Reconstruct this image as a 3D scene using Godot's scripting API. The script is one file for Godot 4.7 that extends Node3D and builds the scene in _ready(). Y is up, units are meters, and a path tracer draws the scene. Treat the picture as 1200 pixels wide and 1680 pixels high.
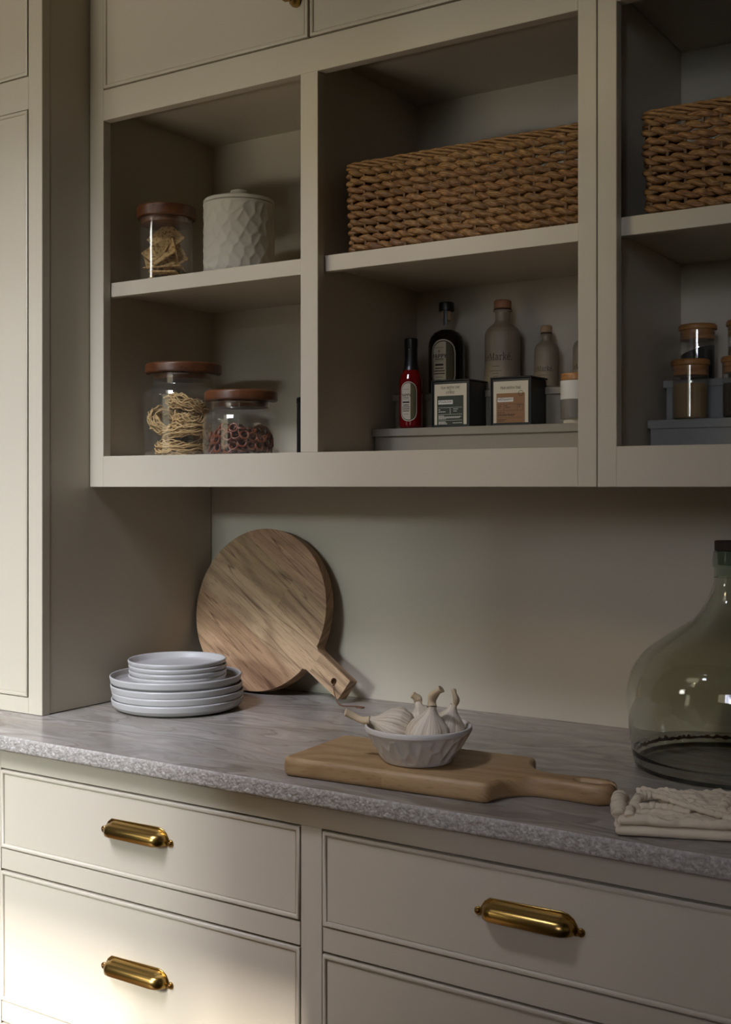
extends Node3D
# A painted larder wall: a tall cupboard, open upper cupboards, a stone worktop over drawers, and what stands on them.

const COUNTER := 0.915
const DECK := 1.4145
const SHELF := 1.7640
const UP_FACE := 0.378
const BASE_FACE := 0.635
const TALL_FACE := 0.502

var M := {}
var used := {}
var rng := RandomNumberGenerator.new()

func _ready():
	rng.seed = 7
	# ---------- camera ----------
	var cam := Camera3D.new()
	cam.name = "camera"
	cam.projection = Camera3D.PROJECTION_FRUSTUM
	cam.near = 0.05
	cam.far = 60.0
	cam.size = 2.0 * 0.05 * 840.0 / 1936.0
	cam.frustum_offset = Vector2(0.0, -0.05 * 41.0 / 1936.0)
	cam.position = Vector3(1.747, 1.355, 2.070)
	cam.rotation.y = atan2(0.541, 0.841)
	add_child(cam)
	cam.current = true
	# ---------- sky, exposure ----------
	var env := Environment.new()
	env.background_mode = Environment.BG_SKY
	var sky := Sky.new()
	var sm := ProceduralSkyMaterial.new()
	sm.sky_top_color = Color(0.84, 0.80, 0.68)
	sm.sky_horizon_color = Color(0.88, 0.83, 0.70)
	sm.ground_bottom_color = Color(0.22, 0.20, 0.17)
	sm.ground_horizon_color = Color(0.36, 0.34, 0.30)
	sky.sky_material = sm
	env.sky = sky
	env.background_energy_multiplier = 1.6
	env.tonemap_mode = Environment.TONE_MAPPER_LINEAR
	env.tonemap_exposure = 1.36
	env.sdfgi_enabled = true
	env.ssao_enabled = true
	env.ssil_enabled = true
	var we := WorldEnvironment.new()
	we.name = "world_environment"
	we.environment = env
	add_child(we)
	# ---------- daylight: open sky over the added roof light, sky and garden outside the two windows, an added lamp for the drawer patch ----------
	daylight("daylight_zenith", Vector3(-0.12, 5.5, 4.25), Vector2(1.2, 3.0), Vector3.DOWN, Color(0.90, 0.915, 1.0), 68.0)
	daylight("daylight_high", Vector3(1.0, 5.5, 5.75), Vector2(1.2, 3.0), Vector3.DOWN, Color(0.92, 0.967, 1.0), 33.0)
	daylight("daylight_side", Vector3(-2.5, 5.5, 6.5), Vector2(2.0, 1.5), Vector3.DOWN, Color(1.0, 0.92, 0.68), 25.0)
	daylight("daylight_front", Vector3(0.0, 2.8, 6.0), Vector2(1.25, 1.2), Vector3.FORWARD, Color(0.90, 0.97, 1.0), 38.0)
	daylight("daylight_path", Vector3(-1.3, -0.5, 6.0), Vector2(3.75, 1.2), Vector3.FORWARD, Color(1.0, 0.98, 0.92), 36.0)
	daylight("daylight_garden", Vector3(2.5, 2.8, 6.0), Vector2(1.25, 1.2), Vector3.FORWARD, Color(0.87, 0.88, 1.0), 5.0)
	daylight("daylight_sliver", Vector3(-2.15, 2.75, 4.20), Vector2(1.1, 1.0), Vector3(0.48, -0.1, -1.0), Color(1.0, 1.0, 0.97), 3.2)
	daylight("daylight_gap", Vector3(2.5, 1.9, 6.0), Vector2(0.30, 1.4), Vector3(-0.24, 0.0, -1.0), Color(0.9, 0.95, 1.0), 3.0)
	daylight("added_patch_light", Vector3(-1.084, 3.34, 6.03), Vector2(0.12, 0.12), Vector3(0.282, -0.545, -1.0), Color(1.0, 0.99, 0.97), 70.0)  # small lamp added outside to make the bright patch on the lower drawers
	materials()
	room()
	cabinets()
	worktop()
	shelf_goods()
	counter_goods()

func daylight(called: String, at: Vector3, size: Vector2, towards: Vector3, color: Color, energy: float):
	var l := AreaLight3D.new()
	l.name = called
	l.area_size = size
	l.area_normalize_energy = true
	l.light_color = color
	l.light_energy = energy
	l.area_range = 14.0
	l.area_attenuation = 2.0
	l.shadow_enabled = true
	add_child(l)
	l.look_at_from_position(at, at + towards, Vector3.FORWARD if absf(towards.normalized().y) > 0.9 else Vector3.UP)

# ====================================================== scene helpers
func numbered(called: String) -> String:
	if not used.has(called):
		used[called] = 0
		return called
	used[called] += 1
	return "%s_%03d" % [called, used[called]]

func tag(o: Node, label: String, category: String, group := "", kind := ""):
	o.set_meta("label", label)
	o.set_meta("category", category)
	if group != "":
		o.set_meta("group", group)
	if kind != "":
		o.set_meta("kind", kind)
	return o

func thing(called: String, label: String, category: String, at := Vector3.ZERO, group := "") -> Node3D:
	var o := Node3D.new()
	o.name = numbered(called)
	add_child(o)
	o.position = at
	tag(o, label, category, group)
	return o

func put(called: String, mesh: Mesh, mat: Material, parent: Node = null) -> MeshInstance3D:
	var o := MeshInstance3D.new()
	o.mesh = mesh
	o.material_override = mat
	if parent == null or parent == self:
		o.name = numbered(called)
		add_child(o)
	else:
		o.name = called
		parent.add_child(o, true)
	return o

func obj(called: String, st: SurfaceTool, mat: Material, parent: Node = null) -> MeshInstance3D:
	st.generate_normals()
	return put(called, st.commit(), mat, parent)

func struct(called: String, st: SurfaceTool, mat: Material, label := "") -> MeshInstance3D:
	var o := obj(called, st, mat)
	o.set_meta("kind", "structure")
	if label != "":
		o.set_meta("label", label)
	return o

# ====================================================== mesh helpers
func S(smooth := false) -> SurfaceTool:
	var st := SurfaceTool.new()
	st.begin(Mesh.PRIMITIVE_TRIANGLES)
	st.set_smooth_group(0 if smooth else -1)
	return st

func tri(st: SurfaceTool, a: Vector3, b: Vector3, c: Vector3, ua := Vector2.ZERO, ub := Vector2.ZERO, uc := Vector2.ZERO):
	st.set_uv(ua); st.add_vertex(a)
	st.set_uv(ub); st.add_vertex(b)
	st.set_uv(uc); st.add_vertex(c)

func quad(st: SurfaceTool, a: Vector3, b: Vector3, c: Vector3, d: Vector3, ua := Vector2.ZERO, ub := Vector2.ZERO, uc := Vector2.ZERO, ud := Vector2.ZERO):
	tri(st, a, b, c, ua, ub, uc)
	tri(st, a, c, d, ua, uc, ud)

func toward(st: SurfaceTool, a: Vector3, b: Vector3, c: Vector3, d: Vector3, out: Vector3):
	# a quad wound clockwise when seen from the side "out" points to
	if (b - a).cross(c - a).dot(out) > 0.0:
		quad(st, a, d, c, b)
	else:
		quad(st, a, b, c, d)

func rbox(st: SurfaceTool, lo: Vector3, hi: Vector3, r := 0.0012):
	# a box with chamfered edges
	var c := (lo + hi) * 0.5
	var h := (hi - lo) * 0.5
	r = minf(r, minf(h.x, minf(h.y, h.z)) * 0.9)
	st.set_smooth_group(-1)
	for ax in 3:
		var b1 := (ax + 1) % 3
		var b2 := (ax + 2) % 3
		for s in [-1.0, 1.0]:
			var p: Array[Vector3] = []
			for k in [[-1, -1], [1, -1], [1, 1], [-1, 1]]:
				var v := Vector3.ZERO
				v[ax] = s * h[ax]
				v[b1] = k[0] * (h[b1] - r)
				v[b2] = k[1] * (h[b2] - r)
				p.append(c + v)
			var n := Vector3.ZERO
			n[ax] = s
			toward(st, p[0], p[1], p[2], p[3], n)
	if r <= 0.0:
		return
	for ax in 3:
		var b1 := (ax + 1) % 3
		var b2 := (ax + 2) % 3
		for s1 in [-1.0, 1.0]:
			for s2 in [-1.0, 1.0]:
				var p: Array[Vector3] = []
				for k in [[-1, 0], [1, 0], [1, 1], [-1, 1]]:
					var v := Vector3.ZERO
					v[ax] = k[0] * (h[ax] - r)
					v[b1] = s1 * (h[b1] - (r if k[1] == 1 else 0.0))
					v[b2] = s2 * (h[b2] - (0.0 if k[1] == 1 else r))
					p.append(c + v)
				var n := Vector3.ZERO
				n[b1] = s1
				n[b2] = s2
				toward(st, p[0], p[1], p[2], p[3], n)
	for sx in [-1.0, 1.0]:
		for sy in [-1.0, 1.0]:
			for sz in [-1.0, 1.0]:
				var a := c + Vector3(sx * h.x, sy * (h.y - r), sz * (h.z - r))
				var b := c + Vector3(sx * (h.x - r), sy * h.y, sz * (h.z - r))
				var d := c + Vector3(sx * (h.x - r), sy * (h.y - r), sz * h.z)
				if (b - a).cross(d - a).dot(Vector3(sx, sy, sz)) > 0.0:
					tri(st, a, d, b)
				else:
					tri(st, a, b, d)

func box_mesh(lo: Vector3, hi: Vector3, r := 0.0012) -> SurfaceTool:
	var st := S()
	rbox(st, lo, hi, r)
	return st

func lathe(st: SurfaceTool, prof: Array, seg := 48, bend = null, ulen := 1.0):
	# prof: Vector2(radius, height) from bottom to top on the outside; a repeated point makes a sharp edge
	# long straight runs get a support ring near each end, so that their smooth normals stay true
	var full: Array = []
	for i in prof.size():
		full.append(prof[i])
		if i + 1 < prof.size() and prof[i].distance_to(prof[i + 1]) > 0.006:
			var step: Vector2 = (prof[i + 1] - prof[i]).normalized() * 0.0012
			full.append(prof[i] + step)
			full.append(prof[i + 1] - step)
	prof = full
	var g := 0
	var along := 0.0
	for i in prof.size() - 1:
		var p: Vector2 = prof[i]
		var q: Vector2 = prof[i + 1]
		if p.is_equal_approx(q):
			g += 1
			continue
		st.set_smooth_group(g)
		var l2 := along + p.distance_to(q)
		for k in seg:
			var t0 := TAU * k / seg
			var t1 := TAU * (k + 1) / seg
			var a := around(p, t0, bend)
			var b := around(p, t1, bend)
			var c := around(q, t1, bend)
			var d := around(q, t0, bend)
			var u0 := ulen * k / seg
			var u1 := ulen * (k + 1) / seg
			if q.x > 1e-6:
				tri(st, a, d, c, Vector2(u0, along), Vector2(u0, l2), Vector2(u1, l2))
				if p.x > 1e-6:
					tri(st, a, c, b, Vector2(u0, along), Vector2(u1, l2), Vector2(u1, along))
			elif p.x > 1e-6:
				tri(st, a, d, b, Vector2(u0, along), Vector2(u0, l2), Vector2(u1, along))
		along = l2

func around(p: Vector2, t: float, bend) -> Vector3:
	t = fposmod(t, TAU)
	var r := p.x
	if bend != null and r > 1e-6:
		r = bend.call(p, t)
	return Vector3(r * sin(t), p.y, r * cos(t))

func lathed(prof: Array, seg := 48, bend = null, ulen := 1.0) -> SurfaceTool:
	var st := S(true)
	lathe(st, prof, seg, bend, ulen)
	return st

func tube(st: SurfaceTool, pts: Array, radii: Array, seg := 8, closed := false, flat := 1.0, tint := Color.WHITE, caps := true):
	# a round bar along a path; flat < 1 squeezes it along the second frame axis
	var n := pts.size()
	var rings: Array = []
	var up := Vector3.UP
	for i in n:
		var a: Vector3 = pts[(i - 1 + n) % n] if (closed or i > 0) else pts[i]
		var b: Vector3 = pts[(i + 1) % n] if (closed or i < n - 1) else pts[i]
		var dir := (b - a).normalized()
		if i == 0 and absf(dir.dot(up)) > 0.9:
			up = Vector3.RIGHT
		var side := dir.cross(up).normalized()
		if side.length() < 0.5:
			side = dir.cross(Vector3(0.3, 0.2, 0.9)).normalized()
		up = side.cross(dir).normalized()
		var ring: Array[Vector3] = []
		var r: float = radii[i] if radii.size() > 1 else radii[0]
		for k in seg:
			var t := TAU * k / seg
			ring.append(pts[i] + side * cos(t) * r + up * sin(t) * r * flat)
		rings.append(ring)
	st.set_smooth_group(1)
	st.set_color(tint)
	var last := n if closed else n - 1
	var along := 0.0
	for i in last:
		var A: Array = rings[i]
		var B: Array = rings[(i + 1) % n]
		var shift := 0
		if closed and i == n - 1:
			var best := 1e9
			for s in seg:
				var dd: float = (A[0] - B[s]).length()
				if dd < best:
					best = dd
					shift = s
		var nxt: float = along + (pts[(i + 1) % n] - pts[i]).length()
		for k in seg:
			var k2 := (k + 1) % seg
			var u0 := float(k) / seg
			var u1 := float(k + 1) / seg
			quad(st, A[k], A[k2], B[(k2 + shift) % seg], B[(k + shift) % seg], Vector2(along, u0), Vector2(along, u1), Vector2(nxt, u1), Vector2(nxt, u0))
		along = nxt
	if not closed and caps:
		for e in [0, n - 1]:
			var R: Array = rings[e]
			st.set_smooth_group(2 + e)
			for k in seg:
				if e == 0:
					tri(st, pts[e], R[(k + 1) % seg], R[k])
				else:
					tri(st, pts[e], R[k], R[(k + 1) % seg])

func slab(st: SurfaceTool, poly: PackedVector2Array, layers: Array, uvs := 1.0):
	# a plate: outline poly in x,y; layers of Vector2(inset, z) from back to front; flat caps front and back
	var n := poly.size()
	if Geometry2D.is_polygon_clockwise(poly):
		poly.reverse()
	var nor: Array[Vector2] = []
	for i in n:
		var e1 := (poly[i] - poly[(i - 1 + n) % n]).normalized()
		var e2 := (poly[(i + 1) % n] - poly[i]).normalized()
		var m := (Vector2(e1.y, -e1.x) + Vector2(e2.y, -e2.x))
		m = m.normalized() if m.length() > 0.05 else Vector2(e1.y, -e1.x)
		var k := maxf(0.5, m.dot(Vector2(e1.y, -e1.x)))
		nor.append(m / k)
	var loops: Array = []
	for l in layers:
		var ring: Array[Vector3] = []
		for i in n:
			var p: Vector2 = poly[i] - nor[i] * l.x
			ring.append(Vector3(p.x, p.y, l.y))
		loops.append(ring)
	for j in loops.size() - 1:
		st.set_smooth_group(1)
		for i in n:
			var i2 := (i + 1) % n
			var a: Vector3 = loops[j][i]
			var b: Vector3 = loops[j][i2]
			var c: Vector3 = loops[j + 1][i2]
			var d: Vector3 = loops[j + 1][i]
			quad(st, a, d, c, b, Vector2(a.x, a.y + a.z) * uvs, Vector2(d.x, d.y + d.z) * uvs, Vector2(c.x, c.y + c.z) * uvs, Vector2(b.x, b.y + b.z) * uvs)
	for e in [0, loops.size() - 1]:
		var flat := PackedVector2Array()
		for v in loops[e]:
			flat.append(Vector2(v.x, v.y))
		var idx := Geometry2D.triangulate_polygon(flat)
		st.set_smooth_group(5 + e)
		for t in range(0, idx.size(), 3):
			var a: Vector3 = loops[e][idx[t]]
			var b: Vector3 = loops[e][idx[t + 1]]
			var c: Vector3 = loops[e][idx[t + 2]]
			var up := (b - a).cross(c - a).z > 0.0
			if up == (e != 0):
				var x := b
				b = c
				c = x
			tri(st, a, b, c, Vector2(a.x, a.y) * uvs, Vector2(b.x, b.y) * uvs, Vector2(c.x, c.y) * uvs)

func with_hole(outer: PackedVector2Array, hole: PackedVector2Array) -> PackedVector2Array:
	# one outline that runs in to the hole through a hair-thin slit and back
	if Geometry2D.is_polygon_clockwise(outer):
		outer.reverse()
	if not Geometry2D.is_polygon_clockwise(hole):
		hole.reverse()
	var bi := 0
	var bj := 0
	var best := 1e9
	for i in outer.size():
		for j in hole.size():
			var d := outer[i].distance_squared_to(hole[j])
			if d < best:
				best = d
				bi = i
				bj = j
	var out := PackedVector2Array()
	for i in outer.size() + 1:
		out.append(outer[(bi + i) % outer.size()])
	var side := (hole[bj] - outer[bi]).orthogonal().normalized() * 2e-5
	out[out.size() - 1] -= side
	out[0] += side
	for j in hole.size() + 1:
		var p := hole[(bj + j) % hole.size()]
		if j == 0:
			p -= side
		elif j == hole.size():
			p += side
		out.append(p)
	return out

func disc(c: Vector2, r: float, n := 32, from := 0.0, to := TAU) -> PackedVector2Array:
	var p := PackedVector2Array()
	var m := n if is_equal_approx(to - from, TAU) else n + 1
	for i in m:
		var t := from + (to - from) * i / n
		p.append(c + Vector2(cos(t), sin(t)) * r)
	return p

func rounded(lo: Vector2, hi: Vector2, r: float, n := 6) -> PackedVector2Array:
	var p := PackedVector2Array()
	for k in 4:
		var c := Vector2(hi.x - r if k in [0, 3] else lo.x + r, hi.y - r if k < 2 else lo.y + r)
		for i in n + 1:
			var t := PI / 2.0 * (k + float(i) / n)
			p.append(c + Vector2(cos(t), sin(t)) * r)
	return p

func shifted(st: SurfaceTool, src: SurfaceTool, x: Transform3D):
	st.append_from(src.commit(), 0, x)

# ====================================================== materials
func mat(color: Color, rough := 0.5, metal := 0.0, called := "") -> StandardMaterial3D:
	var m := StandardMaterial3D.new()
	m.albedo_color = color
	m.roughness = rough
	m.metallic = metal
	m.resource_name = called
	return m

func glass(color: Color, called := "glass") -> StandardMaterial3D:
	var m := mat(color, 0.03, 0.0, called)
	m.transparency = BaseMaterial3D.TRANSPARENCY_ALPHA
	return m

func noise(seed_: int, freq: float, oct := 3, kind := FastNoiseLite.TYPE_SIMPLEX_SMOOTH) -> FastNoiseLite:
	var n := FastNoiseLite.new()
	n.seed = seed_
	n.frequency = freq
	n.noise_type = kind
	n.fractal_octaves = oct
	return n

func tex(w: int, h: int, f: Callable, mips := true) -> ImageTexture:
	var im := Image.create(w, h, false, Image.FORMAT_RGB8)
	for y in h:
		for x in w:
			im.set_pixel(x, y, f.call(x, y))
	if mips:
		im.generate_mipmaps()
	return ImageTexture.create_from_image(im)

func wood_tex(w: int, h: int, light: Color, dark: Color, seed_: int, along: float, across: float, fibre: float, rings := 9.0, streak := 0.0) -> ImageTexture:
	# grain runs along x; tiles in neither direction, so meshes stay inside one tile or mirror softly
	var n1 := noise(seed_, 1.0, 2)
	var n2 := noise(seed_ + 1, 1.0, 3)
	var n3 := noise(seed_ + 2, 1.0, 1)
	return tex(w, h, func(x, y):
		var u := float(x) / w
		var v := float(y) / h
		var warp := n1.get_noise_2d(u * along, v * across * 0.22)
		var ring := sin((v * rings + warp * 1.5) * TAU) * 0.5 + 0.5
		var body := n2.get_noise_2d(u * along * 1.2 + 9.0, v * across * 1.6) * 0.5 + 0.5
		var pore := n3.get_noise_2d(u * along * 14.0, v * fibre)
		var k := clampf(0.42 * pow(ring, 2.0) + 0.55 * body - 0.15, 0.0, 1.0)
		if pore > 0.35:
			k = minf(1.0, k + (pore - 0.35) * 0.9)
		if streak > 0.0:
			var line := 1.0 - absf(n1.get_noise_2d(u * along * 0.7 + 30.0, v * across * 0.9 + 7.0)) * 16.0
			if line > 0.0:
				k = minf(1.3, k + line * streak)
		return light.lerp(dark, k))

func noise_tex(w: int, h: int, n: FastNoiseLite, lo := 0.0, hi := 1.0, sx := 1.0, sy := 1.0) -> ImageTexture:
	return tex(w, h, func(x, y):
		var k: float = lerpf(lo, hi, clampf(n.get_noise_2d(x * sx, y * sy) * 0.5 + 0.5, 0.0, 1.0))
		return Color(k, k, k))

func textured(t: Texture2D, rough := 0.5, tint := Color.WHITE) -> StandardMaterial3D:
	var m := mat(tint, rough)
	m.albedo_texture = t
	return m

func relief(m: StandardMaterial3D, t: Texture2D, cm: float, scale: float, world := false) -> StandardMaterial3D:
	m.heightmap_enabled = true
	m.heightmap_texture = t
	m.heightmap_scale = cm
	m.uv1_triplanar = true
	m.uv1_world_triplanar = world
	m.uv1_scale = Vector3.ONE * scale
	return m

func materials():
	var grainy := noise_tex(256, 256, noise(3, 0.16, 3))
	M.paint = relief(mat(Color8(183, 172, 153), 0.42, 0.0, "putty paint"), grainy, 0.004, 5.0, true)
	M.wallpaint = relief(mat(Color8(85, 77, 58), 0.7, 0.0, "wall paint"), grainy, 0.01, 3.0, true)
	M.void = mat(Color8(105, 96, 84), 0.8, 0.0, "cabinet inside")
	M.brass = relief(mat(Color8(159, 129, 72), 0.27, 1.0, "aged brass"), grainy, 0.004, 14.0)
	M.darkbrass = mat(Color8(105, 73, 38), 0.35, 1.0, "brass screw")
	# stone: streaked on top, speckled on its rough edge
	var a := noise(11, 1.0, 4)
	var b := noise(12, 1.0, 3)
	var d := noise(13, 1.0, 2)
	var pale := Color8(160, 153, 145)
	var mid := Color8(125, 117, 107)
	var deep := Color8(82, 74, 65)
	M.stone = textured(tex(2048, 512, func(x, y):
		var u = x / 2048.0 * 3.5
		var v = y / 512.0 * 0.7
		var w := a.get_noise_2d(u * 2.2, v * 7.0) * 0.09
		var s := b.get_noise_2d(u * 1.7 + w * 5.0, (v + w) * 17.0)
		var f := d.get_noise_2d(u * 9.0, (v + w) * 95.0)
		var c := mid.lerp(pale, clampf(0.5 + s * 0.62 + f * 0.30, 0.0, 1.0))
		var vein := 1.0 - absf(b.get_noise_2d(u * 0.9 + 40.0, (v + w * 0.8) * 9.0)) * 11.0
		if vein > 0.0:
			c = c.lerp(deep, vein * 0.38)
		var warm := clampf(a.get_noise_2d(u * 3.0 + 20.0, v * 12.0) * 0.5, 0.0, 0.3)
		return c.lerp(Color8(138, 122, 103), warm)), 0.25)
	M.stone.resource_name = "taupe quartzite"
	var e1 := noise(21, 0.045, 4)
	var e2 := noise(22, 0.09, 2)
	M.stone_edge = textured(tex(512, 512, func(x, y):
		var s: float = e1.get_noise_2d(x, y) * 0.8 + absf(e2.get_noise_2d(x, y)) * -0.7 + 0.62
		return Color8(132, 124, 115).lerp(Color8(182, 175, 166), clampf(s, 0.0, 1.0))), 0.6)
	relief(M.stone_edge, grainy, 0.25, 4.0, true)
	M.stone_edge.resource_name = "split stone edge"
	# woods
	var board := wood_tex(1024, 512, Color8(180, 155, 127), Color8(120, 96, 73), 31, 1.1, 9.0, 110.0, 6.0, 0.8)
	M.staves = []
	for k in 6:
		var tn := [Color(1.0, 0.93, 0.86), Color(0.92, 0.84, 0.76), Color(1, 0.96, 0.9), Color(0.9, 0.85, 0.76), Color(0.95, 0.85, 0.78), Color(0.84, 0.76, 0.68)][k] as Color
		var m := textured(board, 0.55, tn)
		m.uv1_scale = Vector3(2.0, 4.0, 1.0)
		m.uv1_offset = Vector3(0.31 * k, 0.37 * k, 0)
		m.resource_name = "mango wood"
		M.staves.append(m)
	M.serving = textured(wood_tex(1024, 256, Color8(169, 138, 98), Color8(131, 99, 63), 41, 1.6, 7.0, 90.0, 4.0), 0.5)
	M.serving.uv1_scale = Vector3(1.9, 3.6, 1.0)
	M.serving.resource_name = "oiled board"
	var lidt := wood_tex(512, 256, Color8(106, 63, 35), Color8(56, 30, 16), 51, 1.8, 8.0, 60.0, 5.0)
	M.acacia = textured(lidt, 0.36)
	M.acacia.uv1_triplanar = true
	M.acacia.uv1_scale = Vector3(3.0, 3.0, 3.0)
	M.acacia.resource_name = "acacia"
	var bam := wood_tex(256, 128, Color8(171, 122, 70), Color8(131, 84, 42), 52, 1.5, 9.0, 40.0, 6.0)
	M.bamboo = textured(bam, 0.42)
	M.bamboo.uv1_triplanar = true
	M.bamboo.uv1_scale = Vector3(6.0, 6.0, 6.0)
	M.bamboo.resource_name = "bamboo"
	# ceramics
	var speck := noise_tex(256, 256, noise(61, 0.35, 2))
	M.bisque = relief(mat(Color8(180, 173, 160), 0.85, 0.0, "bisque"), speck, 0.012, 8.0)
	M.bowl = relief(mat(Color8(204, 197, 188), 0.62, 0.0, "matt glaze"), speck, 0.02, 8.0)
	M.plate = relief(mat(Color8(168, 164, 160), 0.36, 0.0, "plate glaze"), speck, 0.002, 6.0)
	# clear and green glass
	M.clear = glass(Color(0.80, 0.82, 0.80, 0.012), "clear glass")
	M.demijohn = mat(Color(0.935, 0.948, 0.930, 0.0), 0.02, 0.0, "green glass")
	M.demijohn.refraction_enabled = true
	M.demijohn.refraction_scale = 0.05
	M.neckglass = glass(Color(0.40, 0.50, 0.40, 0.34), "thick green glass")
	M.pane = glass(Color(0.9, 0.95, 0.95, 0.03), "window pane")
	# food
	var ck := noise(71, 0.05, 3)
	var ck2 := noise(72, 0.12, 2)
	M.cracker = textured(tex(128, 128, func(x, y):
		var s: float = ck.get_noise_2d(x, y) + ck2.get_noise_2d(x, y) * 0.6
		return Color8(187, 153, 98).lerp(Color8(112, 73, 31), clampf(s * 1.5, 0.0, 1.0))), 0.8)
	relief(M.cracker, grainy, 0.06, 14.0)
	M.pasta = mat(Color8(194, 160, 106), 0.6, 0.0, "dried pasta")
	M.pretzel = mat(Color8(106, 52, 24), 0.35, 0.0, "pretzel crust")
	var g1 := noise(81, 1.0, 2)
	var g2 := noise(82, 1.0, 2)
	M.garlic = textured(tex(256, 128, func(x, y):
		var s: float = g1.get_noise_2d(x * 0.22, y * 0.018) * 0.6 + g2.get_noise_2d(x * 0.06, y * 0.03) * 0.6
		return Color8(216, 204, 184).lerp(Color8(160, 134, 106), clampf(s * 0.8 + 0.16, 0.0, 1.0))), 0.6)
	M.garlic.resource_name = "garlic skin"
	M.stem = relief(mat(Color8(196, 176, 142), 0.8, 0.0, "dry stem"), grainy, 0.05, 20.0)
	var h1 := noise(91, 0.2, 2)
	M.herb = textured(noise_tex(128, 128, h1, 0.0, 1.0), 0.9, Color8(56, 51, 30))
	relief(M.herb, speck, 0.25, 10.0)
	M.peppercorn = textured(noise_tex(128, 128, h1, 0.25, 1.0), 0.8, Color8(91, 65, 40))
	relief(M.peppercorn, speck, 0.3, 10.0)
	M.spice = relief(mat(Color8(131, 103, 63), 0.9, 0.0, "ground spice"), speck, 0.03, 8.0)
	# bottles, boxes, cloth
	M.taupe = relief(mat(Color8(138, 124, 106), 0.5, 0.0, "taupe coating"), speck, 0.004, 9.0)
	M.ink = mat(Color8(38, 31, 26), 0.6, 0.0, "ink")
	M.paper = mat(Color8(187, 176, 153), 0.7, 0.0, "cream paper")
	M.olive = mat(Color8(78, 71, 42), 0.6, 0.0, "olive tone")  # flat olive for the right part of the oval label fields
	M.darkglass = mat(Color8(23, 13, 9), 0.1, 0.0, "dark syrup bottle")
	M.redsauce = mat(Color8(98, 7, 9), 0.12, 0.0, "red sauce bottle")
	M.cap = mat(Color8(14, 13, 13), 0.35, 0.0, "black cap")
	M.cork = relief(mat(Color8(51, 37, 28), 0.85, 0.0, "old cork"), speck, 0.06, 10.0)
	M.stopper = mat(Color8(153, 103, 72), 0.6, 0.0, "wood stopper")
	M.stopper_pale = mat(Color8(162, 133, 98), 0.55, 0.0, "pale stopper")
	M.blackbox = mat(Color8(17, 18, 21), 0.35, 0.0, "black tin")
	M.tinedge = mat(Color8(45, 49, 54), 0.35, 0.6, "tin edge")
	M.greenink = mat(Color8(44, 51, 35), 0.7, 0.0, "green print")
	M.brownink = mat(Color8(127, 91, 58), 0.7, 0.0, "brown print")
	M.white = mat(Color8(197, 192, 181), 0.7, 0.0, "white print")
	M.greylabel = textured(noise_tex(128, 64, noise(95, 0.03, 3), 0.55, 0.95, 0.3, 2.0), 0.7, Color8(153, 145, 133))
	M.carton = mat(Color8(133, 124, 108), 0.75, 0.0, "grey card")
	M.carton_blue = mat(Color8(126, 125, 121), 0.75, 0.0, "blue grey card")
	M.rust = relief(mat(Color8(91, 47, 23), 0.9, 0.0, "dried residue"), speck, 0.2, 12.0)
	M.leather = mat(Color8(98, 65, 42), 0.7, 0.0, "leather cord")
	var wv := tex(128, 128, func(x, y):
		var k: float = 0.5 + 0.25 * sin(x * TAU / 8.0) * (1.0 if (y / 4) % 2 == 0 else -1.0) + 0.25 * sin(y * TAU / 8.0)
		return Color(k, k, k))
	M.linen = relief(mat(Color8(206, 190, 163), 0.95, 0.0, "crinkled linen"), wv, 0.03, 60.0)
	M.linen.rim_enabled = true
	M.linen.rim = 0.3
	var st1 := noise(97, 1.0, 2)
	M.weave = textured(tex(256, 64, func(x, y):
		var s: float = st1.get_noise_2d(x * 0.03, y * 0.32)
		return Color8(166, 126, 78).lerp(Color8(84, 55, 28), clampf(s * 0.9 + 0.45, 0.0, 1.0))), 0.55)
	M.weave.vertex_color_use_as_albedo = true
	M.weave.uv1_scale = Vector3(9.0, 1.0, 1.0)
	M.weave.resource_name = "water hyacinth"
	M.stake = mat(Color8(98, 72, 45), 0.6, 0.0, "basket stake")
	# rest of the room
	M.floor = textured(wood_tex(512, 256, Color8(105, 78, 51), Color8(65, 45, 28), 101, 2.0, 6.0, 60.0, 5.0), 0.45)
	M.floor.uv1_triplanar = true
	M.floor.uv1_world_triplanar = true
	M.floor.uv1_scale = Vector3(0.6, 0.6, 0.6)
	M.frame = mat(Color8(174, 171, 162), 0.5, 0.0, "window paint")

# ====================================================== the room
const X_LEFT := -2.6
const X_RIGHT := 3.4
const Z_FRONT := 3.4
const CEIL := 2.75
# the two windows in the front wall: left, right, sill, head
const WIN := [[-1.950, -1.300, 2.200, 2.680], [-1.071, 0.238, 0.704, 2.049], [1.166, 2.305, 1.593, 2.282]]
# roof light added out of view to let steep daylight in: left, right, near, far
const ROOF := [-0.473, 0.640, 1.567, 3.300]

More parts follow.
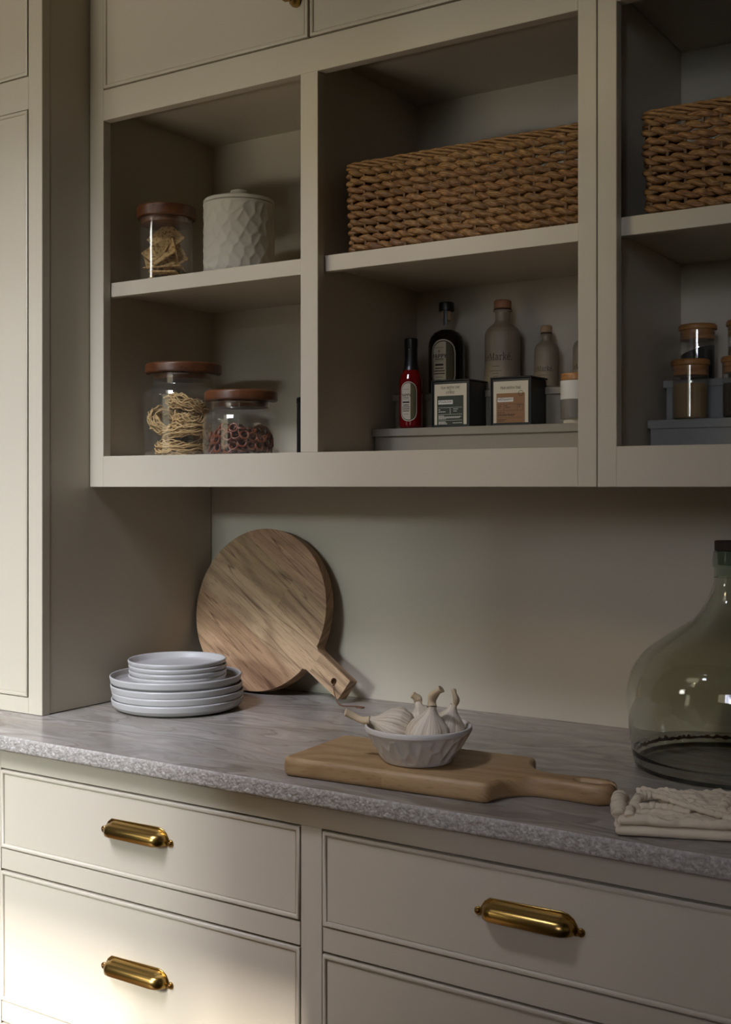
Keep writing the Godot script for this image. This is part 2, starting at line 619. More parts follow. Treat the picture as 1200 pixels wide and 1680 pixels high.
func room():
	struct("floor", box_mesh(Vector3(X_LEFT - 0.1, -0.1, -0.12), Vector3(X_RIGHT + 0.1, 0.0, Z_FRONT + 0.1), 0.0), M.floor, "wooden floor of the room")
	var ce := S()
	for b in [[X_LEFT - 0.1, ROOF[0], -0.12, Z_FRONT + 0.1], [ROOF[1], X_RIGHT + 0.1, -0.12, Z_FRONT + 0.1], [ROOF[0], ROOF[1], -0.12, ROOF[2]], [ROOF[0], ROOF[1], ROOF[3], Z_FRONT + 0.1]]:
		rbox(ce, Vector3(b[0], CEIL, b[2]), Vector3(b[1], CEIL + 0.2, b[3]), 0.0)
	struct("ceiling", ce, M.wallpaint, "painted ceiling with an added roof light")
	var rf := S()
	for b in [[ROOF[0], ROOF[0] + 0.03, ROOF[2], ROOF[3]], [ROOF[1] - 0.03, ROOF[1], ROOF[2], ROOF[3]], [ROOF[0] + 0.03, ROOF[1] - 0.03, ROOF[2], ROOF[2] + 0.03], [ROOF[0] + 0.03, ROOF[1] - 0.03, ROOF[3] - 0.03, ROOF[3]]]:
		rbox(rf, Vector3(b[0], CEIL + 0.20, b[2]), Vector3(b[1], CEIL + 0.25, b[3]), 0.002)
	var ro := struct("window_4", rf, M.frame, "painted frame of the added roof light out of view")
	obj("pane", box_mesh(Vector3(ROOF[0] + 0.03, CEIL + 0.22, ROOF[2] + 0.03), Vector3(ROOF[1] - 0.03, CEIL + 0.224, ROOF[3] - 0.03), 0.0), M.pane, ro)
	struct("wall_back", box_mesh(Vector3(X_LEFT - 0.1, 0.0, -0.12), Vector3(X_RIGHT + 0.1, CEIL, 0.0), 0.0), M.paint, "painted wall behind the worktop")
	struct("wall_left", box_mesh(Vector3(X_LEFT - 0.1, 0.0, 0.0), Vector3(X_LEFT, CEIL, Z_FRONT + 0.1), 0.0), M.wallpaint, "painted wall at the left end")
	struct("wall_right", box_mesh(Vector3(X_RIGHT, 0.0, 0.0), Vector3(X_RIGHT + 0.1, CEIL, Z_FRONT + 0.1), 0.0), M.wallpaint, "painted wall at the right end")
	var st := S()
	var xs := [X_LEFT, WIN[0][0], WIN[0][1], WIN[1][0], WIN[1][1], WIN[2][0], WIN[2][1], X_RIGHT]
	for i in 7:
		var lo := Vector3(xs[i], 0.0, Z_FRONT)
		var hi := Vector3(xs[i + 1], CEIL, Z_FRONT + 0.1)
		if i % 2 == 0:
			rbox(st, lo, hi, 0.0)
		else:
			var w: Array = WIN[i / 2]
			rbox(st, lo, Vector3(hi.x, w[2], hi.z), 0.0)
			rbox(st, Vector3(lo.x, w[3], lo.z), hi, 0.0)
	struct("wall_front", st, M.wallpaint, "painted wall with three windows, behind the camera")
	for k in 3:
		var w: Array = WIN[k]
		var f := S()
		var z0 := Z_FRONT + 0.03
		var z1 := Z_FRONT + 0.07
		var t := 0.035 if k > 0 else 0.018
		rbox(f, Vector3(w[0], w[2], z0), Vector3(w[0] + t, w[3], z1))
		rbox(f, Vector3(w[1] - t, w[2], z0), Vector3(w[1], w[3], z1))
		rbox(f, Vector3(w[0] + t, w[2], z0), Vector3(w[1] - t, w[2] + t, z1))
		rbox(f, Vector3(w[0] + t, w[3] - t, z0), Vector3(w[1] - t, w[3], z1))
		var bars := [[], [0.543], [0.5]][k] as Array
		for j in bars:
			var x := lerpf(w[0], w[1], j)
			rbox(f, Vector3(x - 0.01, w[2] + t, z0 + 0.01), Vector3(x + 0.01, w[3] - t, z1 - 0.01))
		var nb := 2 if k > 0 else 1
		for j in range(1, nb):
			var y := lerpf(w[2], w[3], float(j) / nb)
			rbox(f, Vector3(w[0] + t, y - 0.01, z0 + 0.012), Vector3(w[1] - t, y + 0.01, z1 - 0.012))
		var o := struct("window_%d" % (k + 1), f, M.frame, "painted window frame with glazing bars")
		obj("pane", box_mesh(Vector3(w[0] + t, w[2] + t, z0 + 0.018), Vector3(w[1] - t, w[3] - t, z0 + 0.022), 0.0), M.pane, o)
	# pier and low wall added out of view to block daylight towards the right
	struct("wall_added_pier", box_mesh(Vector3(0.327, 0.0, 1.78), Vector3(1.164, CEIL, 1.90), 0.004), M.wallpaint, "added wall pier out of view, blocking daylight towards the right")
	var lw := S()
	rbox(lw, Vector3(0.856, 0.0, 1.90), Vector3(1.164, 1.10, 2.40), 0.004)
	rbox(lw, Vector3(1.164, 0.0, 1.78), Vector3(X_RIGHT, 1.10, 2.40), 0.004)
	struct("wall_added_low", lw, M.wallpaint, "added low thick wall out of view, blocking daylight from the right hand drawers")

# ====================================================== joinery
func beaded(lo: Vector2, hi: Vector2, z: float, thick := 0.02) -> SurfaceTool:
	# an inset front: flat panel with a cock bead round its edge
	var st := S()
	var prof := [Vector2(0.0, -thick), Vector2(0.0, 0.0010), Vector2(0.0007, 0.0022), Vector2(0.0022, 0.0028), Vector2(0.0042, 0.0028), Vector2(0.0057, 0.0020), Vector2(0.0064, 0.0008), Vector2(0.0069, -0.0010), Vector2(0.0080, -0.0010), Vector2(0.0085, -0.0002)]
	for i in prof.size() - 1:
		st.set_smooth_group(1 if i > 0 and i < 6 else -1)
		var a: Vector2 = prof[i]
		var b: Vector2 = prof[i + 1]
		for k in 4:
			var p := [corner(lo, hi, a.x, k), corner(lo, hi, a.x, (k + 1) % 4), corner(lo, hi, b.x, (k + 1) % 4), corner(lo, hi, b.x, k)]
			quad(st, v3(p[0], z + a.y), v3(p[3], z + b.y), v3(p[2], z + b.y), v3(p[1], z + a.y))
	var e: Vector2 = prof[prof.size() - 1]
	st.set_smooth_group(-1)
	var c: Array = []
	for k in 4:
		c.append(v3(corner(lo, hi, e.x, k), z + e.y))
	quad(st, c[0], c[3], c[2], c[1])
	var d: Array = []
	for k in 4:
		d.append(v3(corner(lo, hi, 0.0, k), z - thick))
	quad(st, d[0], d[1], d[2], d[3])
	return st

func corner(lo: Vector2, hi: Vector2, inset: float, k: int) -> Vector2:
	return Vector2(lo.x + inset if k in [0, 3] else hi.x - inset, lo.y + inset if k < 2 else hi.y - inset)

func v3(p: Vector2, z: float) -> Vector3:
	return Vector3(p.x, p.y, z)

func cup_handle(at: Vector3, drawer: Node):
	# half-round cup pull: rolled hood, back plate, two ears with screws
	var L := 0.066
	var prof := [Vector2(0.0, 0.0110), Vector2(0.0060, 0.0098), Vector2(0.0105, 0.0078), Vector2(0.0120, 0.0062), Vector2(0.0160, 0.0052), Vector2(0.0200, 0.0022), Vector2(0.0222, -0.0022), Vector2(0.0228, -0.0070), Vector2(0.0222, -0.0125), Vector2(0.0205, -0.0140), Vector2(0.0195, -0.0110)]
	var st := S(true)
	var dirs: Array = []
	for i in 9:
		var t := PI - PI * i / 8.0
		dirs.append([Vector3(cos(t), 0, sin(t)), -1.0 if i < 4 else 1.0])
		if i == 4:
			dirs[4][1] = -1.0
			dirs.append([Vector3(0, 0, 1), 1.0])
	for i in dirs.size() - 1:
		for j in prof.size() - 1:
			var q: Array = []
			for m in [[i, j], [i, j + 1], [i + 1, j + 1], [i + 1, j]]:
				var d: Vector3 = dirs[m[0]][0]
				var s: float = dirs[m[0]][1]
				var p: Vector2 = prof[m[1]]
				q.append(Vector3(s * (L - 0.020) + d.x * p.x * 0.95, p.y, maxf(0.0, d.z * p.x)))
			quad(st, q[0], q[3], q[2], q[1])
	var out := PackedVector2Array()
	for i in 9:
		var t := PI - PI * i / 8.0
		out.append(Vector2((L - 0.018 if i >= 4 else -(L - 0.018)) + cos(t) * 0.024, -0.0115 + sin(t) * 0.0255))
	out.append(Vector2(L + 0.004, -0.0145))
	out.append(Vector2(-L - 0.004, -0.0145))
	slab(st, out, [Vector2(0, 0), Vector2(0, 0.0014), Vector2(0.0007, 0.0020)])
	for s in [-1.0, 1.0]:
		slab(st, disc(Vector2(s * (L + 0.0085), -0.0085), 0.0058, 16), [Vector2(0, 0), Vector2(0, 0.0022), Vector2(0.001, 0.0030)])
	var h := obj("cup_handle", st, M.brass, drawer)
	h.position = at
	h.set_meta("label", "aged brass cup handle")
	for s in [-1.0, 1.0]:
		var sc := S(true)
		lathe(sc, [Vector2(0.0034, 0.0), Vector2(0.0033, 0.0012), Vector2(0.0024, 0.0022), Vector2(0.0, 0.0026)], 14)
		var o := obj("screw", sc, M.darkbrass, drawer)
		o.rotation.x = PI / 2.0
		o.position = at + Vector3(s * (L + 0.0085), -0.0085, 0.0030)

func upper_unit(x0: float, x1: float, open: Array, label: String, doors: Array, knob_x: float):
	var t := thing("upper_cabinet", label, "cabinet")
	var y0 := 1.355
	var y1 := 2.68
	var back := UP_FACE - 0.020
	var g := 0.0006
	var st := S()
	# face frame: stiles full height, rails between them
	rbox(st, Vector3(x0 + g, y0, back), Vector3(open[0][0], y1, UP_FACE), 0.0008)
	obj("stile", st, M.paint, t)
	for i in open.size():
		var right: float = open[i + 1][0] if i + 1 < open.size() else x1 - g
		st = S()
		if i + 1 < open.size():
			rbox(st, Vector3(open[i][1], 1.4162, back), Vector3(right, 2.0837, UP_FACE), 0.0008)
			obj("mullion", st, M.paint, t)
		else:
			rbox(st, Vector3(open[i][1], y0, back), Vector3(right, y1, UP_FACE), 0.0008)
			obj("stile", st, M.paint, t)
	var xa: float = open[0][0]
	var xb: float = open[open.size() - 1][1]
	obj("bottom_rail", box_mesh(Vector3(xa, y0, back), Vector3(xb, 1.4162, UP_FACE), 0.0008), M.paint, t)
	obj("middle_rail", box_mesh(Vector3(xa, 2.0837, back), Vector3(xb, 2.1440, UP_FACE), 0.0008), M.paint, t)
	obj("top_rail", box_mesh(Vector3(xa, 2.64, back), Vector3(xb, y1, UP_FACE), 0.0008), M.paint, t)
	# box behind the frame
	var zb := 0.015
	obj("back_panel", box_mesh(Vector3(x0 + 0.002, y0, 0.001), Vector3(x1 - 0.002, y1, zb), 0.0), M.paint, t)
	obj("bottom_panel", box_mesh(Vector3(x0 + 0.014, y0 + 0.004, zb), Vector3(x1 - 0.014, DECK, back), 0.0), M.paint, t)
	obj("inside_top", box_mesh(Vector3(x0 + 0.014, 2.122, zb), Vector3(x1 - 0.014, 2.14, back), 0.0), M.paint, t)
	obj("side_panel", box_mesh(Vector3(x0 + 0.0008, y0, zb), Vector3(x0 + 0.0125, y1, back), 0.0), M.paint, t)
	obj("side_panel", box_mesh(Vector3(x1 - 0.0125, y0, zb), Vector3(x1 - 0.0008, y1, back), 0.0), M.paint, t)
	for i in open.size():
		var l: float = x0 + 0.0130 if i == 0 else open[i][0] - 0.0098
		var r: float = x1 - 0.0130 if i == open.size() - 1 else open[i + 1][0] - 0.0265
		if i > 0:
			obj("divider", box_mesh(Vector3(l - 0.0165, DECK, zb), Vector3(l - 0.0002, 2.122, back), 0.0), M.paint, t)
		var sh := S()
		rbox(sh, Vector3(l, SHELF - 0.0165, zb), Vector3(r, SHELF, 0.3385), 0.0006)
		rbox(sh, Vector3(l, SHELF - 0.0287, 0.3390), Vector3(r, SHELF, 0.3555), 0.0008)
		obj("shelf", sh, M.paint, t)
	for d in doors:
		var dr := obj("door", beaded(Vector2(d[0], 2.1468), Vector2(d[1], 2.637), UP_FACE), M.paint, t)
		if knob_x > d[0] and knob_x < d[1]:
			var k := S(true)
			lathe(k, [Vector2(0.0, 0.0), Vector2(0.0090, 0.0), Vector2(0.0098, 0.006), Vector2(0.0082, 0.0125), Vector2(0.0046, 0.0165), Vector2(0.0040, 0.0215), Vector2(0.0068, 0.0250), Vector2(0.0092, 0.0310), Vector2(0.0088, 0.0370), Vector2(0.0058, 0.0420), Vector2(0.0, 0.0438)], 24)
			var ko := obj("knob", k, M.brass, dr)
			ko.rotation.x = PI / 2.0
			ko.position = Vector3(knob_x, 2.2125, UP_FACE)
			ko.set_meta("label", "round brass knob")

func cabinets():
	upper_unit(0.0, 1.0752, [[0.038, 0.5217], [0.559, 1.0445]], "pale putty painted upper cabinet with open shelves, holding the glass jars and the bottles", [[0.0405, 0.5378], [0.5432, 1.0420]], 0.514)
	upper_unit(1.0758, 2.1440, [[1.1065, 1.5902], [1.6275, 2.1130]], "upper cabinet at the right edge, holding the spice jars below the cut off basket", [[1.1090, 1.6062], [1.6116, 2.1105]], 1.58)
	# tall cupboard that stands on the worktop
	var t := thing("tall_cabinet", "tall narrow painted cupboard standing on the left end of the worktop", "cabinet")
	var x0 := -0.62
	obj("side_panel", box_mesh(Vector3(-0.019, COUNTER + 0.0015, 0.002), Vector3(-0.0008, 2.68, TALL_FACE - 0.0205), 0.0005), M.paint, t)
	obj("side_panel", box_mesh(Vector3(x0, COUNTER + 0.0015, 0.002), Vector3(x0 + 0.018, 2.68, TALL_FACE - 0.0205), 0.0005), M.paint, t)
	obj("back_panel", box_mesh(Vector3(x0 + 0.018, COUNTER + 0.0015, 0.002), Vector3(-0.019, 2.68, 0.014), 0.0), M.paint, t)
	obj("stile", box_mesh(Vector3(-0.0380, COUNTER + 0.0006, TALL_FACE - 0.020), Vector3(0.0, 2.68, TALL_FACE), 0.0008), M.paint, t)
	obj("stile", box_mesh(Vector3(x0, COUNTER + 0.0006, TALL_FACE - 0.020), Vector3(x0 + 0.04, 2.68, TALL_FACE), 0.0008), M.paint, t)
	for r in [[COUNTER + 0.0006, 0.9470], [2.0870, 2.1500], [2.64, 2.68]]:
		obj("rail", box_mesh(Vector3(x0 + 0.04, r[0], TALL_FACE - 0.020), Vector3(-0.0380, r[1], TALL_FACE), 0.0006), M.paint, t)
	obj("door", beaded(Vector2(x0 + 0.0425, 0.9485), Vector2(-0.0403, 2.0850), TALL_FACE), M.paint, t)
	obj("door", beaded(Vector2(x0 + 0.0425, 2.1525), Vector2(-0.0403, 2.6375), TALL_FACE), M.paint, t)
	base_unit(0.0, 1.4560, [[0.041, 0.7088], [0.747, 1.4160]], "long base cabinet of wide beaded drawers with brass cup handles under the worktop")
	base_unit(-0.62, -0.0015, [[-0.58, -0.040]], "narrow base cabinet of drawers at the left end, under the tall cupboard")

func base_unit(x0: float, x1: float, cols: Array, label: String):
	var t := thing("base_cabinet", label, "cabinet")
	var F := BASE_FACE
	var b := F - 0.022
	var top := 0.8885
	obj("carcass", box_mesh(Vector3(x0 + 0.002, 0.10, 0.003), Vector3(x1 - 0.002, 0.8880, b - 0.035), 0.0), M.void, t)
	obj("plinth", box_mesh(Vector3(x0 + 0.002, 0.0, 0.05), Vector3(x1 - 0.002, 0.0995, b - 0.05), 0.0), M.paint, t)
	obj("stile", box_mesh(Vector3(x0 + 0.0006, 0.10, b), Vector3(cols[0][0], top, F), 0.0008), M.paint, t)
	for i in cols.size():
		var r: float = cols[i + 1][0] if i + 1 < cols.size() else x1 - 0.0006
		obj("stile", box_mesh(Vector3(cols[i][1], 0.10, b), Vector3(r, 0.8487 if i + 1 < cols.size() else top, F), 0.0008), M.paint, t)
	obj("top_rail", box_mesh(Vector3(cols[0][0], 0.8487, b), Vector3(cols[cols.size() - 1][1], top, F), 0.0006), M.paint, t)
	for c in cols:
		var g := 0.0022
		for row in [[0.7045, 0.8487], [0.4292, 0.6668], [0.14, 0.3915]]:
			var dr := obj("drawer", beaded(Vector2(c[0] + g, row[0] + 0.0016), Vector2(c[1] - g, row[1] - 0.0030), F), M.paint, t)
			cup_handle(Vector3((c[0] + c[1]) * 0.5, (row[0] + row[1]) * 0.5 + (0.0105 if row[0] > 0.6 else 0.009), F - 0.0001), dr)
		for row in [[0.6668, 0.7045], [0.3915, 0.4292]]:
			obj("rail", box_mesh(Vector3(c[0] + 0.0016, row[0] + 0.0008, b), Vector3(c[1] - 0.0016, row[1] - 0.0008, F), 0.0008), M.paint, t)
		obj("bottom_rail", box_mesh(Vector3(c[0], 0.10, b), Vector3(c[1], 0.14, F), 0.0008), M.paint, t)

func worktop():
	var x0 := -0.62
	var x1 := 2.3
	var z1 := 0.6635
	var t := thing("worktop", "streaked taupe grey stone worktop with a rough split front edge", "worktop")
	var st := S()
	var n1 := noise(203, 1.0, 2)
	var N := 300
	# polished top
	for i in N:
		var xa := lerpf(x0, x1, float(i) / N)
		var xb := lerpf(x0, x1, float(i + 1) / N)
		var za := z1 - 0.0022 + n1.get_noise_2d(xa * 9.0, 3.0) * 0.0016
		var zb := z1 - 0.0022 + n1.get_noise_2d(xb * 9.0, 3.0) * 0.0016
		st.set_smooth_group(1)
		quad(st, Vector3(xa, COUNTER, 0.001), Vector3(xb, COUNTER, 0.001), Vector3(xb, COUNTER, zb), Vector3(xa, COUNTER, za), Vector2((xa + 0.7) / 3.5, 0.0), Vector2((xb + 0.7) / 3.5, 0.0), Vector2((xb + 0.7) / 3.5, 0.95), Vector2((xa + 0.7) / 3.5, 0.95))
	st.set_smooth_group(-1)
	quad(st, Vector3(x0, 0.889, 0.001), Vector3(x0, 0.889, z1 - 0.001), Vector3(x1, 0.889, z1 - 0.001), Vector3(x1, 0.889, 0.001))
	quad(st, Vector3(x0, 0.889, 0.001), Vector3(x0, COUNTER, 0.001), Vector3(x0, COUNTER, z1 - 0.002), Vector3(x0, 0.889, z1 - 0.002))
	quad(st, Vector3(x1, 0.889, 0.001), Vector3(x1, 0.889, z1 - 0.002), Vector3(x1, COUNTER, z1 - 0.002), Vector3(x1, COUNTER, 0.001))
	quad(st, Vector3(x0, 0.889, 0.001), Vector3(x1, 0.889, 0.001), Vector3(x1, COUNTER, 0.001), Vector3(x0, COUNTER, 0.001))
	obj("slab", st, M.stone, t)
	# rough front edge
	var e := S(true)
	var rows := [0.0, 0.0012, 0.0045, 0.010, 0.016, 0.021, 0.0252, 0.0262]
	for i in N:
		for j in rows.size() - 1:
			var q: Array = []
			for m in [[i, j], [i + 1, j], [i + 1, j + 1], [i, j + 1]]:
				var x := lerpf(x0, x1, float(m[0]) / N)
				var d: float = rows[m[1]]
				var z := z1 - 0.0022 + n1.get_noise_2d(x * 9.0, 3.0) * 0.0016
				if m[1] > 0:
					z += 0.0022 + n1.get_noise_2d(x * 60.0, d * 130.0) * 0.0010 - (0.0012 if m[1] == 1 else 0.0)
				if m[1] == rows.size() - 1:
					z -= 0.003
				q.append(Vector3(x, COUNTER - d, z))
			quad(e, q[0], q[1], q[2], q[3])
	obj("edge", e, M.stone_edge, t)

# ====================================================== on the shelves
func lid(parent: Node, y: float, r: float, h: float, m: Material, neck := 0.0):
	var prof := [Vector2(0, y), Vector2(r - 0.002, y), Vector2(r, y + 0.002), Vector2(r, y + h - 0.003), Vector2(r - 0.003, y + h), Vector2(0, y + h)]
	if neck > 0.0:
		prof = [Vector2(0, y - 0.012), Vector2(neck - 0.001, y - 0.012), Vector2(neck, y - 0.011), Vector2(neck, y), Vector2(neck, y)] + prof.slice(1)
	return obj("lid", lathed(prof, 56), m, parent)

func letters(text: String, size: float, font := "Droid Sans", bold := false) -> ArrayMesh:
	var f := SystemFont.new()
	f.font_names = PackedStringArray([font])
	if bold:
		f.font_weight = 700
	var tm := TextMesh.new()
	tm.text = text
	tm.font = f
	tm.font_size = 64
	tm.pixel_size = size / 64.0
	tm.depth = 0.0
	var am := ArrayMesh.new()
	am.add_surface_from_arrays(Mesh.PRIMITIVE_TRIANGLES, tm.get_mesh_arrays())
	return am

func bent(src: Mesh, r: float, theta: float, y: float, squeeze := 1.0) -> ArrayMesh:
	# lays a flat mesh (x right, y up) on a cylinder of radius r, centred on the direction theta
	var out := ArrayMesh.new()
	for s in src.get_surface_count():
		var arr := src.surface_get_arrays(s)
		var v: PackedVector3Array = arr[Mesh.ARRAY_VERTEX]
		var n := PackedVector3Array()
		for i in v.size():
			var t := theta + v[i].x * squeeze / r
			var rr := r + v[i].z
			n.append(Vector3(sin(t), 0, cos(t)))
			v[i] = Vector3(sin(t) * rr, y + v[i].y, cos(t) * rr)
		var fresh := []
		fresh.resize(Mesh.ARRAY_MAX)
		fresh[Mesh.ARRAY_VERTEX] = v
		fresh[Mesh.ARRAY_NORMAL] = n
		fresh[Mesh.ARRAY_INDEX] = arr[Mesh.ARRAY_INDEX]
		out.add_surface_from_arrays(Mesh.PRIMITIVE_TRIANGLES, fresh)
	return out

func strip_mesh(w: float, h: float, round_ends: bool, z := 0.0, cut_l := -1.0, cut_r := 1.0) -> ArrayMesh:
	# a thin upright patch, finely divided across so it can be bent; cut_* keep only part of its width (-1..1)
	var st := S(true)
	var n := 24
	for i in n:
		var xa := lerpf(cut_l, cut_r, float(i) / n) * w * 0.5
		var xb := lerpf(cut_l, cut_r, float(i + 1) / n) * w * 0.5
		var ya := h * 0.5
		var yb := h * 0.5
		if round_ends:
			var r := w * 0.5
			ya = h * 0.5 - r + sqrt(maxf(0.0, r * r - xa * xa))
			yb = h * 0.5 - r + sqrt(maxf(0.0, r * r - xb * xb))
		for s in 4:
			var k0 := lerpf(-1.0, 1.0, s / 4.0)
			var k1 := lerpf(-1.0, 1.0, (s + 1) / 4.0)
			quad(st, Vector3(xa, k0 * ya, z), Vector3(xa, k1 * ya, z), Vector3(xb, k1 * yb, z), Vector3(xb, k0 * yb, z))
	st.generate_normals()
	return st.commit()

func oval_label(parent: Node, r: float, theta: float, y: float, w: float, h: float, lines: Array):
	# long oval label: dark rim, cream rim, cream field with an olive right half, printed lines
	put("label_rim", bent(strip_mesh(w, h, true), r + 0.0003, theta, y), M.paper, parent)
	put("label_line", bent(strip_mesh(w * 0.90, h - w * 0.10, true), r + 0.0005, theta, y), M.ink, parent)
	put("label_field", bent(strip_mesh(w * 0.82, h - w * 0.18, true, 0.0, -1.0, 0.30), r + 0.0007, theta, y), M.paper, parent)
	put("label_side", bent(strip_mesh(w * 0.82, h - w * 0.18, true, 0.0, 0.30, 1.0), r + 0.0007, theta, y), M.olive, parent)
	var off := -w * 0.82 * 0.5 * 0.35
	for l in lines:
		var m: Mesh
		if l[0] == "":
			m = strip_mesh(w * l[3], l[2], false)
		else:
			m = letters(l[0], l[2], "Droid Sans", true)
		put("print", bent(m, r + 0.0009, theta + off / r, y + l[1] * h, l[3] if l[0] != "" else 1.0), M.ink, parent)

func cracker_jar():
	var at := Vector3(0.1180, SHELF + 0.0003, 0.282)
	var t := thing("storage_jar", "tall straight glass jar of square crackers with a thick brown wooden lid", "jar", at)
	var R := 0.0530
	obj("jar_glass", lathed(walled([Vector2(0, 0.0), Vector2(R - 0.004, 0.0), Vector2(R, 0.004), Vector2(R, 0.1300)], 0.0020), 64), M.clear, t)
	var l = lid(t, 0.1305, 0.0595, 0.0235, M.acacia, 0.0505)
	l.rotation.y = 0.4
	var gasket := S(true)
	lathe(gasket, [Vector2(0.0507, 0.1215), Vector2(0.0520, 0.1225), Vector2(0.0520, 0.1290), Vector2(0.0507, 0.1300)], 48)
	obj("seal", gasket, M.clear, t)
	# square crackers: lying below, leaning above
	var spots := [
		[0.012, 0.004, -0.012, 4, 10, 3], [-0.010, 0.0085, 0.008, 6, 48, -4], [0.010, 0.0145, 0.012, -8, 20, 6], [-0.006, 0.0200, -0.016, 5, 66, 5],
		[0.016, 0.0250, -0.004, -7, 35, -7], [-0.008, 0.0300, 0.014, 9, 12, 8], [-0.032, 0.030, 0.012, 60, -35, 20], [-0.030, 0.036, -0.012, 62, -70, 8],
		[0.026, 0.053, 0.012, 84, 60, 0], [-0.004, 0.0560, 0.027, 52, 18, 18], [-0.012, 0.0420, 0.020, 38, 30, -14], [0.004, 0.0800, 0.006, 66, 26, 16], [0.020, 0.0600, -0.022, 76, 130, 10], [-0.018, 0.0690, -0.010, 58, -30, -12],
	]
	var words := ["lying at the bottom of the jar", "lying second from the bottom", "lying third from the bottom", "lying on the middle of the pile", "lying tilted above the middle", "uppermost of the flat lying ones", "standing against the left of the glass", "standing at the back left", "standing upright at the right of the pile", "leaning in front with its face to the room", "lower one leaning in front, corner down", "topmost of all the crackers", "standing at the back right", "leaning at the back under the topmost one"]
	var proto: MeshInstance3D = null
	for i in spots.size():
		var s: Array = spots[i]
		if proto == null:
			var st := S()
			var pl := rounded(Vector2(-0.0290, -0.0290), Vector2(0.0290, 0.0290), 0.003, 3)
			slab(st, pl, [Vector2(0.0008, -0.0016), Vector2(0, -0.0008), Vector2(0, 0.0008), Vector2(0.0008, 0.0016)])
			st.generate_normals()
			proto = MeshInstance3D.new()
			proto.mesh = st.commit()
			proto.material_override = M.cracker
		var o: MeshInstance3D = proto.duplicate()
		o.name = numbered("cracker")
		add_child(o)
		o.basis = Basis.from_euler(Vector3(deg_to_rad(s[3] - 90.0 if i < 6 else s[3] - 90.0), deg_to_rad(s[4]), deg_to_rad(s[5])))
		if i >= 6:
			o.basis = Basis(Vector3.UP, deg_to_rad(s[4])) * Basis(Vector3.RIGHT, deg_to_rad(-(90.0 - s[3]))) * Basis(Vector3.BACK, deg_to_rad(s[5] + 30.0))
		o.position = at + Vector3(s[0] * 0.62, s[1] * 1.14, s[2] * 0.62)
		tag(o, "speckled square cracker " + words[i], "cracker", "crackers in the tall jar")
	proto.free()

func facets(seed_: int, rows: int, cols: int, y0: float, y1: float, depth: float, tall := 1.0) -> Callable:
	# hand carved scoops: each point falls to the nearest scoop centre; ridges stand between them
	var r := RandomNumberGenerator.new()
	r.seed = seed_
	var cs: Array = []
	for i in range(-1, rows + 1):
		for j in cols:
			cs.append(Vector2((j + 0.5 * (i % 2) + r.randf_range(-0.34, 0.34)) / cols * TAU, y0 + (i + 0.5 + r.randf_range(-0.36, 0.36)) * (y1 - y0) / rows))
	return func(p: Vector2, t: float):
		if p.y < y0 - 0.001 or p.y > y1 + 0.001:
			return p.x
		var d1 := 1e9
		var d2 := 1e9
		for c in cs:
			var dx: float = absf(wrapf(t - c.x, -PI, PI)) * p.x
			if dx > 0.05:
				continue
			var d: float = dx * dx + pow((p.y - c.y) * tall, 2.0)
			if d < d1:
				d2 = d1
				d1 = d
			elif d < d2:
				d2 = d
		var k := clampf((sqrt(d2) - sqrt(d1)) / 0.013, 0.0, 1.0)
		k = k * (2.0 - k)
		var fade := clampf(minf(p.y - y0, y1 - p.y) / 0.004, 0.0, 1.0)
		return p.x - depth * k * fade

func canister():
	var at := Vector3(0.2436, SHELF + 0.0003, 0.205)
	var t := thing("canister", "off white unglazed ceramic canister with scalloped sides and a knobbed lid", "canister", at)
	var prof := [Vector2(0, 0), Vector2(0.0690, 0.0), Vector2(0.0712, 0.003)]
	for i in 61:
		prof.append(Vector2(0.0722, 0.004 + 0.152 * i / 60.0))
	prof += [Vector2(0.0715, 0.1575), Vector2(0.0690, 0.1585), Vector2(0.0690, 0.1585), Vector2(0, 0.1585)]
	obj("body", lathed(prof, 160, facets(5, 7, 19, 0.004, 0.155, 0.0024, 0.75)), M.bisque, t)
	var l := obj("lid", lathed([Vector2(0, 0.1590), Vector2(0.0706, 0.1590), Vector2(0.0716, 0.1605), Vector2(0.0714, 0.1640), Vector2(0.0690, 0.1672), Vector2(0.045, 0.1715), Vector2(0.0172, 0.1738), Vector2(0.0172, 0.1738), Vector2(0.0176, 0.1765), Vector2(0.0182, 0.1840), Vector2(0.0168, 0.1876), Vector2(0.0120, 0.1890), Vector2(0, 0.1894)], 64), M.bisque, t)
	l.rotation.y = 0.3

func walled(prof: Array, w: float) -> Array:
	# the outer outline, over the lip and down again inside
	var out := prof.duplicate()
	for i in range(prof.size() - 1, -1, -1):
		var p: Vector2 = prof[i]
		out.append(Vector2(maxf(0.0, p.x - w), p.y + (w if p.y < 0.012 else 0.0)))
	return out

func jar_shape(R: float, neck: float, sh: float, top: float) -> Array:
	return [Vector2(0, 0.0), Vector2(R - 0.010, 0.0), Vector2(R - 0.003, 0.003), Vector2(R, 0.010), Vector2(R, sh - 0.014), Vector2(R - 0.003, sh - 0.006), Vector2(R - 0.009, sh), Vector2(neck + 0.003, sh + 0.005), Vector2(neck, sh + 0.008), Vector2(neck, top - 0.003), Vector2(neck + 0.0035, top - 0.0015), Vector2(neck + 0.0035, top)]

